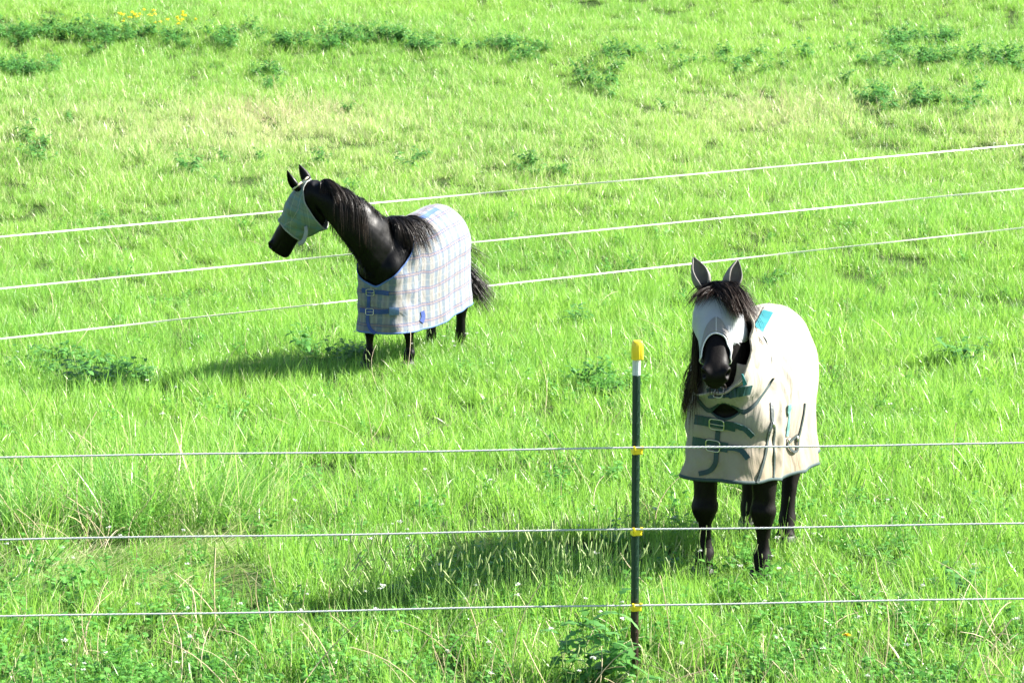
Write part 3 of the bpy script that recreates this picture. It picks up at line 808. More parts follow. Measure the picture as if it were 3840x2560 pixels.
# ---------------------------------------------------------------- horse in the plaid rug
JAW = 1.18
s_hide = hide_mat('black_coat', (.0009, .0009, .0011), (.0022, .0021, .0024), .22, .22)
rnd = random.Random(11)
NK2 = [(.34, 0, 1.03, .29, .19), (.56, -.01, 1.08, .275, .165), (.75, -.07, 1.265, .222, .13), (.88, -.18, 1.445, .185, .11), (.965, -.32, 1.572, .140, .095), (1.0, -.44, 1.645, .11, .085)]
A2 = Horse('black horse in a blue and white plaid rug, turning its head to the left', (-.85, 22.378), (-.45, -.893), NK2,
           (1.012, -.497, 1.695), (-.068, -.372, -.50), [(-.08, 0), (.10, 0)], [(-.10, -.03), (.06, .04)], group='horses grazing in the meadow', head_scale=1.21, scale=.94, roll=rad(22), width=.97)
def nphi2(x, fa, sg):
    if fa == 0: return rad(lerp(90, 38, sstep(.20, .42, x) ** 1.0))
    t = fa / (math.pi / 2); return rad(lerp(38, -44, t ** .6))
def hem2(x, fa, sg, l): return .375 + .10 * sstep(.2, -.5, x) - .015 * (fa > 0) + .006 * math.sin(l * 9)
def fold2(l, v, P, fa):
    n = mnoise.noise(Vector((P[0] * 4, P[1] * 4, P[2] * 7))) * .010 + mnoise.noise(Vector((P[0] * 9, P[1] * 9 + 5, P[2] * 11))) * .006
    fr = sstep(.25, .6, P[0])
    return n * (.5 + fr) + .009 * v * v * math.sin(l * 21 + P[2] * 3) + .003 * fr * math.sin(P[2] * 42 + P[1] * 12)
R2 = Rug(A2, nphi2, hem2, fold=fold2, flare=.01)
r2 = R2.mesh('rug', PLAID, A2.root, label='worn pale blue and white plaid rug with blue edging')
R2.trim('neck_binding', 0, BLUET, r2, .011); R2.trim('hem_binding', 1, BLUET, r2, .010)
ST2 = lambda n, pix, w_, mat=BLUE, **k: A2.strap(n, pix, R2.bvh, w_, mat, r2, **k)
ST2('chest_strap', [(832, 665), (850, 668), (872, 670), (893, 673)], .042); A2.buckle(851, 670, R2.bvh, .075, .058, M_METAL, r2)
ST2('chest_strap', [(828, 711), (850, 714), (872, 715), (893, 714)], .042); A2.buckle(850, 715, R2.bvh, .075, .058, M_METAL, r2)
ST2('front_edging', [(848, 674), (847, 690), (846, 712), (845, 735), (851, 755), (866, 766)], .030)
ST2('spine_stripe', [(957, 503), (975, 498), (990, 488), (1004, 480)], .045, BLUET)
ST2('surcingle_patch', [(969, 714), (971, 727), (967, 739)], .05)
ST2('sewn_patch', [(905, 705), (905, 722)], .09, simple('worn_patch', (.10, .16, .30), .8, var=.6, scale=50))
CHECKM = NT('mask_mesh')
_sp = CHECKM.n('ShaderNodeSeparateXYZ'); CHECKM.put(_sp.inputs[0], CHECKM.uv())
def _ln(x, per, ph, w_):
    f = CHECKM.math('FRACT', CHECKM.math('ADD', CHECKM.math('DIVIDE', x, per), ph)); return CHECKM.math('MULTIPLY', CHECKM.math('SUBTRACT', w_ / per, CHECKM.math('ABSOLUTE', CHECKM.math('SUBTRACT', f, .5))), 700 * per, clamp=True)
_u = CHECKM.math('ADD', _sp.outputs[0], CHECKM.math('MULTIPLY', _sp.outputs[1], .35)); _v = CHECKM.math('SUBTRACT', _sp.outputs[1], CHECKM.math('MULTIPLY', _sp.outputs[0], .3))
_c = CHECKM.mix(CHECKM.noise(9, CHECKM.obj(), 4), (.085, .125, .11), (.175, .215, .16))
for a_, p_, h_, w_, k_, cc_ in ((_u, .085, 0, .012, .5, (.08, .16, .20)), (_v, .075, .3, .010, .5, (.08, .16, .20)), (_u, .085, .3, .0013, .8, (.03, .05, .06)), (_u, .085, .36, .0013, .8, (.03, .05, .06)),
                            (_v, .075, .0, .0013, .8, (.03, .05, .06)), (_v, .075, .8, .0015, .5, (.4, .42, .3))):
    _c = CHECKM.mix(CHECKM.math('MULTIPLY', _ln(a_, p_, h_, w_), k_), _c, cc_)
CHECKM.set(col=_c, rough=.6, spec=.3); CHECKM.bump(CHECKM.noise(400, CHECKM.obj(), 1), .3, .002); CHECKM = CHECKM.m
def s0_2(q): return lerp(-.035, .21, ((1 - math.cos(q)) / 2) ** 1.2)
def s1_2(q): return .365 + .05 * (1 - math.cos(q)) / 2 - .02 * math.sin(abs(q)) 
k2, K2, kb2 = mask(A2, s0_2, s1_2, CHECKM, label='pale green and blue checked fly mask')
edge_tube(K2[0], .007, 'mask_edging', GREYB, k2); edge_tube(K2[-1], .008, 'mask_edging', GREYB, k2)
i1 = 50; edge_tube([K2[k][i1 + int(4 * math.sin(k / 40 * 3.1))] for k in range(0, 41)], .0035, 'dart_seam', GREYB, k2)
# loose fastening tab under the jaw
p0, _n = A2.pick(702, 517, kb2); p0 = p0 + _n * .012; _Y = (A2.M @ p0).y - .02
p1, p2, p3, p4 = [A2.Mi @ at(a_, b_, _Y) for a_, b_ in ((703, 531), (700, 546), (694, 556), (685, 560))]
A2tab = MB(); A2tab.tube([Vector(cr([p0, p1, p2, p3, p4], t / 5)) for t in range(21)], .019, 8, flat=.16, up=tuple(A2.R)); A2tab.build('loose_tab', GREYB, k2)
for sg in (1, -1):
    b = A2.head(.045, .03, .066) if sg > 0 else A2.head(.03, .012, -.062); t = A2.head(-.04, .18, .080) if sg > 0 else A2.head(-.055, .155, -.074)
    A2.ear(sg, b, t, .043, s_hide, turn=tuple(A2.R * sg * .9 + A2.U * .6))
    pts = [A2.head(.03 - .004 + .040 * math.cos(a), .062 + .012 * math.cos(a), .066 * sg + .036 * math.sin(a)) for a in np.linspace(0, 2 * math.pi, 25)]
    edge_tube(pts, .009, 'ear_elastic', CREAMB, k2)
def mane_roots(H, n, t0, t1, side, rng, Lf, dens=None, lat=.9, gf=1.3, spread=.02, lift=.2, back=0, clumps=26, dirf=None):
    out = []
    cl = [(rng.uniform(t0, t1), rng.uniform(-.12, .12), rng.uniform(.8, 1.15)) for _ in range(clumps)]
    while len(out) < n:
        c = rng.choice(cl); t = min(t1, max(t0, rng.gauss(c[0], .018)))
        if dens and rng.random() > dens(t): continue
        q = rng.gauss(.05 * side, .10); p = H.neck_pt(t, q, -.004); ce, T, D, L, hd, hw = H.neck_frame(t)
        d = L * side * (lat + rng.uniform(-.15, .15)) + D * (lift + rng.uniform(0, .25)) + T * (back + c[1] + rng.gauss(0, spread * 3))
        if dirf: d = d + dirf(t)
        out.append((p, d, Lf(t) * c[2] * rng.uniform(.7, 1.08), gf * rng.uniform(.8, 1.3), .05 * rng.random()))
    return out
cm = cone_mix([A2.bvh, kb2])
ro = mane_roots(A2, 1900, .05, .97, 1, rnd, lambda t: (.30 if t < .28 else (.10 if t < .60 else .46 if t < .84 else .18)), dens=lambda t: 1 if t < .28 else (.35 if t < .60 else .5), gf=2.2, lift=.08, clumps=40)
ro += mane_roots(A2, 1500, .0, .27, 1, rnd, lambda t: .46, gf=1.5, back=-.45, lift=.05, clumps=12)
ro += mane_roots(A2, 1300, .76, 1.0, 1, rnd, lambda t: .28, gf=.9, back=-1.6, lift=.05, clumps=9)
ro += mane_roots(A2, 500, .05, .97, -1, rnd, lambda t: .10, gf=1.5, lift=.15)
A2.hair('mane', ro, HAIR2, rnd, .0026, 9, cm)
ro = []
for _ in range(160):                                   # long hairs under the throat
    t = rnd.uniform(.25, .72); ro.append((A2.neck_pt(t, math.pi + rnd.gauss(0, .12), -.003), (0, 0, -1), rnd.uniform(.03, .09), .5, .06))
A2.hair('throat_hair', ro, HAIR2, rnd, .003, 5)
def tail(H, n, base, dirf, L, rng, mat, sway, spreadf=.05):
    ro = []
    for _ in range(n):
        p = Vector(base) + Vector((rng.gauss(0, .018), rng.gauss(0, .02), rng.gauss(0, .03)))
        ro.append((p, Vector(dirf) + Vector((rng.gauss(0, spreadf), rng.gauss(0, spreadf * 1.4), rng.gauss(0, spreadf))), L * rng.uniform(.6, 1.05), sway * rng.uniform(.6, 1.4), .04))
    return ro
# dock hidden under the rug; the tail swings out to the horse's left rear
ro = tail(A2, 900, (-.74, .02, .90), (-.32, .40, -.60), .66, rnd, HAIR2, .12, .10)
ro += tail(A2, 60, (-.78, .05, 1.02), (-.5, .75, -.18), .42, rnd, HAIR2, .4, .10)
A2.hair('tail', ro, HAIR2, rnd, .0034, 9)

# ---------------------------------------------------------------- horse in the cream rug
JAW = 1.0
s_hide = hide_mat('brown_black_coat', (.0016, .0013, .0012), (.0050, .0032, .0026), .36, .4)
rnd = random.Random(5)
NK1 = [(.34, 0, 1.06, .28, .19), (.56, 0, 1.16, .26, .165), (.68, 0, 1.30, .225, .135), (.76, -.01, 1.43, .185, .115), (.81, -.03, 1.54, .145, .10), (.84, -.04, 1.60, .11, .08)]
A1 = Horse('dark horse in a cream rug with teal straps, facing the camera beside the post', (1.378, 14.77), (-.28, -.96), NK1,
           (.86, -.035, 1.665), (.375, .085, -.44), [(0, -.005), (0, 0)], [(.14, -.02), (-.17, .0)], group='horses grazing in the meadow', head_scale=.935, scale=1.022, width=.93)
def nphi1(x, fa, sg):
    if fa == 0: return rad(lerp(90, 62, sstep(.27, .42, x)))
    t = fa / (math.pi / 2); return rad(lerp(62, -21, t ** .9))
def hem1(x, fa, sg, l):
    h = .54 + .045 * sstep(.0, .5, x) + .02 * (fa > 0) * math.sin(fa)
    return h + .012 * math.sin(l * 8) + .009 * math.sin(l * 17 + 1)
def fold1(l, v, P, fa):
    n = mnoise.noise(Vector((P[0] * 3, P[1] * 3, P[2] * 2.2 + P[0] * 3))) * .016 + mnoise.noise(Vector((P[0] * 7 - P[2] * 9, P[1] * 5 + P[2] * 8, 3.3))) * .007 * sstep(.1, .5, P[0]) + mnoise.noise(Vector((P[0] * 8 + P[2] * 5, P[1] * 8, P[2] * 4))) * .007
    fr = sstep(.05, .55, P[0]); fl = .5 + .5 * math.sin(P[0] * 26 + P[2] * 7 + 2 * math.sin(P[2] * 5))
    k = .011 * fr * (fl ** 2) * (1 - v) + .013 * v * v * math.sin(l * 19) + .02 * v ** 3 * math.sin(l * 7.3 + 1)
    for x0, sl_, a_, zz in ((.33, .28, .020, 1.12), (.25, .36, .014, 1.2), (.42, .2, .016, 1.05), (.50, .1, .012, .95)):
        k += a_ * math.exp(-((P[0] - x0 + sl_ * (zz - P[2])) / .024) ** 2) * math.exp(-((P[2] - zz) / .20) ** 2)
    k += .005 * sstep(.3, .6, P[0]) * math.sin(P[2] * 48 + P[1] * 16 + 40 * n) * (1 - v)
    return n * 1.9 + k * 1.15
R1 = Rug(A1, nphi1, hem1, fold=fold1, flare=.0, off=.018, smooth=34)
r1 = R1.mesh('rug', CREAM, A1.root, label='cream rug, dirty along the hem, edged and strapped in teal')
R1.trim('neck_binding', 0, TEALT, r1, .008); R1.trim('hem_binding', 1, TEALT, r1, .011)
ST1 = lambda n, pix, w_, mat=TEAL, **k: A1.strap(n, pix, R1.bvh, w_, mat, r1, **k)
ST1('chest_strap', [(1597, 962), (1618, 965), (1648, 970), (1680, 977), (1690, 979)], .052)
ST1('strap_end', [(1684, 973), (1700, 978), (1716, 986), (1728, 998)], .030, off=.010, free=lambda f: .012 * f)
A1.buckle(1648, 971, R1.bvh, .082, .062, M_METAL, r1, off=.016, ang=-.08)
ST1('chest_strap', [(1593, 1010), (1612, 1015), (1640, 1020), (1672, 1027)], .052)
ST1('strap_end', [(1668, 1026), (1688, 1028), (1704, 1035), (1717, 1052)], .030, off=.010, free=lambda f: .010 * f)
A1.buckle(1640, 1021, R1.bvh, .082, .062, M_METAL, r1, off=.016, ang=-.05)
ST1('front_edging', [(1650, 985), (1648, 1010), (1646, 1045), (1643, 1064), (1630, 1080), (1606, 1087)], .026, TEALT)
ST1('spine_stripe', [(1731, 775), (1741, 758), (1752, 738), (1764, 716)], .060, TEALB)
# surcingle straps and leg straps hanging on the flank
ST1('surcingle', [(1771, 925), (1772, 960), (1778, 985), (1775, 1015), (1777, 1050), (1775, 1095)], .016, DARKS, off=.006)
ST1('surcingle', [(1771, 925), (1773, 965), (1763, 1000), (1757, 1040), (1748, 1075), (1738, 1108)], .018, DARKS, off=.006)
ST1('keeper_strap', [(1812, 928), (1810, 960), (1806, 1000)], .030, simple('pale_teal_webbing', (.12, .26, .26), .7), off=.006)
ST1('surcingle', [(1847, 925), (1844, 950), (1838, 980), (1833, 1000), (1826, 1012)], .016, DARKS, off=.007)
ST1('leg_strap', [(1828, 998), (1812, 1012), (1806, 1020), (1818, 1035), (1828, 1032), (1830, 1005)], .014, DARKS, off=.012)
for px, py in ((1773, 968), (1808, 1004), (1828, 1000)):
    p, nn = A1.pick(px, py, R1.bvh)
    if p: m = MB(); m.tube([p + nn * .010, p + nn * .014 + Vector((0, 0, -.03))], .006, 6); m.build('clip', M_METAL, r1)
# neck cover of the rug, gathered round the neck
P = []; UV = []
for i in range(33):
    row = []; uv = []
    for k in range(97):
        q = 2 * math.pi * k / 96; vent = (1 - math.cos(q)) / 2
        top = lerp(.84, .40, vent ** .8) * (1 - .42 * max(0, -math.sin(q))); t = lerp(lerp(.06, .30, vent), top, i / 32); fr = i / 32
        o = .020 + .034 * vent * fr + .010 * math.sin(q * 9 + t * 14) * (.35 + fr * .65) + .012 * math.sin(t * 52 + 2.2 * math.cos(q)) * vent + .02 * fr * vent
        p = A1.neck_pt(t, q, o); r = A1.bvh.find_nearest(p, .1)
        if r[0] is not None and (p - r[0]).dot(r[1]) < .026: p = r[0] + r[1] * .026
        row.append(p); uv.append((t, q))
    P.append(row); UV.append(uv)
A_ = np.array([[list(p) for p in r] for r in P]); A_[1:-1] = (A_[:-2] + 2 * A_[1:-1] + A_[2:]) / 4
m = MB(); m.grid([[tuple(p) for p in r] for r in A_], UV=UV); nc = m.build('neck_cover', CREAM, A1.root, label='crumpled cream neck cover of the rug')
sl = nc.modifiers.new('t', 'SOLIDIFY'); sl.thickness = .004; sl.offset = 0
ncb = bvh_out(m, A1.neck_frame(.4)[0])
edge_tube(A_[-1], .007, 'neck_cover_edging', CREAM, nc)
# folded collar with two points
def coll_pt(al, e, off):
    r = Vector((math.cos(al) * math.cos(e), math.sin(al) * math.cos(e), math.sin(e))); ft = Vector((.40, 0, 1.06)); best = None
    for b in (A1.bvh, R1.bvh, ncb):
        h = b.ray_cast(ft + r * 1.2, -r, 1.2)
        if h[0] is not None:
            d = (h[0] - ft).dot(r)
            if (best is None or d > best) and d < .62: best = d
    return ft + r * ((best or .4) + off)
def coll_low(al):
    x = abs(al - .02)
    return lerp(.02, -.21, min(1, x / .24)) if x < .24 else lerp(-.21, .30, ((x - .24) / .66) ** 1.2 if x < .9 else 1)
P = []
for i in range(15):
    P.append([coll_pt(al, lerp(.40 + .05 * math.cos(al * 3), coll_low(al), i / 14), .016 + .012 * math.sin(i / 14 * math.pi) + .006 * math.sin(al * 14 + i * .6)) for al in np.linspace(-.92, .92, 61)])
C_ = np.array([[list(p) for p in r] for r in P])
for it in range(3): C_[:, 1:-1] = (C_[:, :-2] + 2 * C_[:, 1:-1] + C_[:, 2:]) / 4; C_[1:-1] = (C_[:-2] + 2 * C_[1:-1] + C_[2:]) / 4
m = MB(); m.grid([[tuple(p) for p in r] for r in C_]); co = m.build('collar', CREAM, A1.root, label='cream fold-down collar with two teal-edged points')
sl = co.modifiers.new('t', 'SOLIDIFY'); sl.thickness = .005; sl.offset = 0; cob = bvh_out(m, (.3, 0, 1.1))
mm = MB(); Q = []
for k in range(61):
    p = Vector(C_[-1][k]); u_ = (Vector(C_[-3][k]) - p).normalized(); n_ = Vector((p.x - .4, p.y, 0)).normalized()
    Q.append([p + n_ * .006 - u_ * .004, p + n_ * .006 + u_ * .022, p - n_ * .004 + u_ * .022, p - n_ * .004 - u_ * .004])
mm.grid(Q, closed=True); mm.build('collar_edging', TEALT, co, smooth=False)
A1.strap('collar_strap', [(1628, 902), (1645, 903), (1672, 903), (1700, 897), (1722, 893)], cone_pick := cob, .055, TEAL, co, off=.010)
A1.buckle(1654, 903, cob, .05, .06, M_METAL, co, off=.018)
A1.strap('neck_tab', [(1652, 893), (1680, 881), (1708, 868)], ncb, .07, TEALB, nc, off=.012)
# fly mask with ears
MESHW = NT('white_stretch_mesh'); _n = MESHW.noise(14, MESHW.obj(), 5, .7); MESHW.set(col=MESHW.mix(_n, (.25, .275, .31), (.37, .38, .39)), rough=.7, spec=.25, sheen=.2)
MESHW.bump(MESHW.noise(420, MESHW.obj(), 1), .25, .0015); MESHW = MESHW.m
GREYM = simple('grey_nose_mesh', (.20, .19, .18), .6, var=.12, scale=30); EARM = simple('grey_ear_mesh', (.15, .14, .125), .7, var=.35, scale=30)
PIPE = simple('white_piping', (.62, .62, .60), .6)
def edge1(q): return .335 + .125 * (min(1, abs(q) / 1.25)) ** 1.6 - .05 * sstep(1.9, 3.1, abs(q))
def s0_1(q): return lerp(.005, .08, (1 - math.cos(q)) / 2)
k1, K1, kb1 = mask(A1, s0_1, edge1, MESHW, off=.015, eye=.016, label='white fly mask with a grey nose panel and ear covers')
edge_tube([p for p in K1[-1]], .0038, 'mask_piping', PIPE, k1); edge_tube(K1[0], .007, 'mask_edging', GREYB, k1)
def ns0(q): return min(edge1(q) - .012, .240 + .17 * (abs(q) / 1.2) ** 1.15)
def ns1(q): return edge1(q) - .010
o_, N1, _ = mask(A1, ns0, ns1, GREYM, off=.019, eye=.016, name='nose_panel', q0=-1.25, q1=1.25, nq=40, ns=16); o_.parent = k1
edge_tube(N1[0], .0022, 'panel_seam', GREYB, o_); edge_tube([N1[i][20] + np.array(A1.U) * .002 for i in range(17)], .0018, 'panel_seam', PIPE, o_)
for sg in (1, -1):
    b = A1.head(.02, .035, .066 * sg); t = A1.head(-.125, .135, .128 * sg) if sg < 0 else A1.head(-.115, .13, .120)
    e = A1.ear(sg, b, t, .049, EARM, turn=tuple(A1.U * .8 + A1.A * .4 + A1.R * sg * (.5 if sg > 0 else -.2)), name='ear_cover'); e.parent = k1
cm1 = cone_mix([A1.bvh, kb1, ncb, cob])
ro = []
for _ in range(3200):                                  # forelock, thrown over to the horse's left
    g = rnd.gauss(0, 1); side = 1 if rnd.random() < .90 else -1
    p = A1.head(.015 + rnd.uniform(-.03, .05), .055, rnd.gauss(.022, .028)) ; p = p + A1.U * .01
    if side > 0: d = A1.A * rnd.uniform(.15, .6) + A1.R * rnd.uniform(.4, .95) + A1.U * rnd.uniform(.35, 1.0); L = rnd.uniform(.14, .26)
    else: d = A1.A * rnd.uniform(.15, .4) - A1.R * rnd.uniform(.8, 1.2) + A1.U * rnd.uniform(.3, .6); L = rnd.uniform(.12, .22)
    ro.append((p, d, L, .75, .09))
A1.hair('forelock', ro, HAIR1, rnd, .0024, 9, cm1)
cm3 = cone_mix([A1.bvh, ncb, cob])
ro = mane_roots(A1, 1100, .45, 1.0, -1, rnd, lambda t: .46, gf=3.0, lift=.0, lat=.35, back=.12, clumps=34)
for _ in range(1900):                                 # the curtain of mane beside the right cheek
    ro.append((A1.neck_pt(rnd.uniform(.62, 1.0), -math.pi / 2 + rnd.gauss(.1, .35), .006), Vector((.15, -.08, -1)) + Vector((rnd.gauss(0, .08), rnd.gauss(0, .05), 0)), rnd.uniform(.30, .52), 3.0, .05))
ro += mane_roots(A1, 200, .3, 1.0, 1, rnd, lambda t: .16, gf=1.5, lift=.2)
A1.hair('mane', ro, HAIR1, rnd, .0026, 12, cm3)
ro = [(A1.head(.575 + rnd.uniform(-.03, .02), -.075, rnd.gauss(0, .022)), (A1.A * .4 - A1.U * .5), rnd.uniform(.02, .075), .6, .12) for _ in range(90)]
A1.hair('whiskers', ro, HAIR1, rnd, .0022, 5, cm1)
ro = tail(A1, 700, (-.76, .00, .95), (-.12, .16, -.95), .62, rnd, HAIR1, .3, .07)
A1.hair('tail', ro, HAIR1, rnd, .0034, 9)

# ------------------------------------------------------------------ weeds, seed heads, straw, flowers
_TS = np.arange(9, 90, .03)
def ground_at(px, py):
    o, d = cam_ray(px, py); t = _TS
    below = (o.z + d.z * t) < ground_z(o.x + d.x * t, o.y + d.y * t)
    return o + d * float(t[int(np.argmax(below))] if below.any() else 90.0)
def leaf_piece(rng, stems, H, spread, nl, L, W, droop=.5, jag=0):
    """leafy plant: V, faces, tint, h, rnd in the same form as blades()"""
    V = []; Q = []; T = []; ti = []; hh = []; rr = []
    def strip(P, Wd, nrm, tint, hv):
        b = len(V); n = len(P)
        for i in range(n):
            t = P[min(i + 1, n - 1)] - P[max(i - 1, 0)]; t /= np.linalg.norm(t) + 1e-9; s = np.cross(t, nrm); s /= np.linalg.norm(s) + 1e-9
            w = Wd[i]; V.append(P[i] - s * w); V.append(P[i] + s * w); ti.extend([tint, tint]); hh.extend([hv, hv]); rr.extend([0, 0])
            if i: Q.append((b + 2 * i - 2, b + 2 * i - 1, b + 2 * i + 1, b + 2 * i))
    for k in range(stems):
        a = rng.random() * 6.283; h = H * rng.uniform(.55, 1); sp = spread * rng.uniform(.2, 1); base = np.array([rng.normal(0, .02), rng.normal(0, .02), -.01])
        S = [base + np.array([math.cos(a) * sp * f ** 1.3, math.sin(a) * sp * f ** 1.3, h * f]) for f in np.linspace(0, 1, 6)]
        for nr in (np.array([math.sin(a), -math.cos(a), .1]), np.array([0, 0, 1.])): strip(S, [.003 * (1 - .5 * f) for f in np.linspace(0, 1, 6)], nr, .8, .8)
        for j in range(nl):
            f = rng.uniform(.12, 1); p = base + np.array([math.cos(a) * sp * f ** 1.3, math.sin(a) * sp * f ** 1.3, h * f]); b = rng.random() * 6.283; l = L * rng.uniform(.55, 1.1) * (1.25 - .6 * f)
            up = rng.uniform(-.1, .8); P = []; Wd = []; m = 7 if jag else 5
            for i in range(m):
                g = i / (m - 1); r = l * g; z = up * l * g - droop * l * g * g
                P.append(p + np.array([math.cos(b) * r, math.sin(b) * r, z])); wd = W * math.sin(math.pi * min(1, g * .86 + .10)) ** .8 * .5
                Wd.append(wd * (1 + (jag if i % 2 else -jag)) if 0 < i < m - 1 else max(.0008, wd * .3))
            strip(P, Wd, np.array([-.3 * math.cos(b) * up + rng.normal(0, .15), -.3 * math.sin(b) * up + rng.normal(0, .15), 1.]), rng.random(), .9)
    return np.array(V), (np.array(Q), np.zeros((0, 3), int)), np.array(ti), np.array(hh), np.array(rr)
def stalk_piece(rng, H, lean, seed=(.004, .055), rad_=.0011, tint=.7):
    V = []; Q = []; a = rng.random() * 6.28; n = 7
    P = [np.array([math.cos(a) * lean * H * f ** 2, math.sin(a) * lean * H * f ** 2, H * f - lean * .3 * H * f ** 3]) for f in np.linspace(0, 1, n)]
    R = [rad_] * n
    if seed:
        t = P[-1] - P[-2]; t /= np.linalg.norm(t)
        for g, k in ((.0, .5), (.12, .95), (.5, 1.0), (.85, .8), (1, .15)): P.append(P[n - 1] + t * seed[1] * g); R.append(seed[0] * k)
    for i, p in enumerate(P):
        for k in range(4): V.append(p + np.array([math.cos(k * 1.5708), math.sin(k * 1.5708), 0]) * R[i])
        if i: Q += [((i - 1) * 4 + k, (i - 1) * 4 + (k + 1) % 4, i * 4 + (k + 1) % 4, i * 4 + k) for k in range(4)]
    V = np.array(V); h = np.array([(1.0 if i >= 7 else .5) for i in range(len(P)) for _ in range(4)])
    return V, (np.array(Q), np.zeros((0, 3), int)), np.full(len(V), tint) + rng.random() * .2, h, np.zeros(len(V))
def plant_mat(name, c1, c2, tip=None, trans=.3):
    s = NT(name); c = s.mix(s.attr('tint'), c1, c2)
    if tip: c = s.mix(s.math('GREATER_THAN', s.attr('h'), .95), c, tip)
    s.set(col=c, rough=.42, spec=.4); tr = s.n('ShaderNodeBsdfTranslucent'); s.put(tr.inputs[0], c); mx = s.n('ShaderNodeMixShader'); mx.inputs[0].default_value = trans
    s.t.links.new(s.b.outputs[0], mx.inputs[1]); s.t.links.new(tr.outputs[0], mx.inputs[2]); s.t.links.new(mx.outputs[0], s.out.inputs[0]); return s.m
WEED = plant_mat('weed_leaf', (.055, .185, .035), (.15, .37, .09), trans=.45)
STEMG = plant_mat('seed_stalk', (.15, .33, .06), (.25, .42, .11), (.33, .42, .17))
STRAW = plant_mat('straw', (.50, .41, .25), (.68, .58, .40))
WHITEF = plant_mat('white_blossom', (.10, .24, .04), (.15, .28, .06), (.62, .64, .58))
YELF = plant_mat('yellow_blossom', (.10, .24, .04), (.15, .28, .06), (.72, .60, .02))
def piece_obj(name, piece, mat, parent=None, loc=None, **k):
    V, (q, t), tint, h, r = piece; o = mesh_obj(name, V, q, mat, parent, smooth=True, loc=loc)
    for n, a in (('tint', tint), ('h', h), ('rnd', r)): x = o.data.attributes.new(n, 'FLOAT', 'POINT'); x.data.foreach_set('value', np.asarray(a, np.float32))
    return tag(o, **k)
g5 = np.random.default_rng(9)
# bands of dark weeds in the far field and thin clumps elsewhere
st = Stuff('dark_weed_patches', WEED)
for _ in range(6): st.proto([leaf_piece(g5, 6, .26, .16, 9, .085, .030)])
pts = []
def band(n, x0, x1, yf, sy):
    for _ in range(n):
        x = g5.uniform(x0, x1); y = yf(x) + g5.normal(0, sy)
        if y > 4: pts.append(ground_at(x, y))
band(100, -60, 430, lambda x: 82 + x * .035 + 6 * math.sin(x * .03), 11)
band(60, 420, 930, lambda x: 103 + 6 * math.sin(x * .02), 10)
band(25, 900, 1200, lambda x: 118, 8); band(28, -60, 130, lambda x: 163, 7)
band(34, 1150, 1760, lambda x: 145 + 10 * math.sin(x * .02), 14); band(50, 1750, 2400, lambda x: 150 + 8 * math.sin(x * .012), 16)
band(18, 2050, 2200, lambda x: 102, 6); band(20, 1980, 2300, lambda x: 245, 16); band(8, 1330, 1420, lambda x: 208, 8)
band(10, 560, 660, lambda x: 195, 12); band(5, 20, 110, lambda x: 350, 18); band(9, 380, 1000, lambda x: 395, 14); band(8, 1180, 1320, lambda x: 400, 10)
band(22, 20, 330, lambda x: 872, 14); band(4, 640, 860, lambda x: 832, 10)
pts = np.array([list(p) for p in pts]); n = len(pts); pts[:, 2] = ground_z(pts[:, 0], pts[:, 1])
sc = np.repeat(g5.uniform(.7, 1.25, n)[:, None], 3, 1) * np.where(pts[:, 1:2] > 35, 1.25, 1)
st.build(pts, g5.integers(0, 6, n), g5.random(n) * 6.28, sc, np.zeros(n), label='dark green leafy weeds growing in bands across the far field', kind='stuff')
# low broad-leaved plants between the near blades
CLOV = plant_mat('clover_leaf', (.06, .21, .03), (.17, .42, .08), trans=.4)
st = Stuff('low_broadleaf_plants', CLOV)
for _ in range(7): st.proto([leaf_piece(g5, 6, .17, .13, 7, .045, .022, droop=.4)])
P = [ground_at(g5.uniform(-60, 2400), 1640 - abs(g5.normal(0, 150))) for _ in range(400)] + [ground_at(g5.uniform(-60, 2400), g5.uniform(500, 1500)) for _ in range(380)] + [ground_at(g5.normal(1370, 45), g5.normal(905, 18)) for _ in range(26)]
P = [p for p in P if not (abs(p.x - .45) < .50 and p.y < 12.7)]
P = np.array([list(p) for p in P]); P[:, 2] = ground_z(P[:, 0], P[:, 1]); n = len(P); zs = g5.uniform(.7, 1.35, n)
st.build(P, g5.integers(0, 7, n), g5.random(n) * 6.28, np.stack([zs] * 3, -1), np.zeros(n), g5.normal(0, .15, (n, 2)), label='low broad-leaved plants growing between the grass blades', kind='stuff')
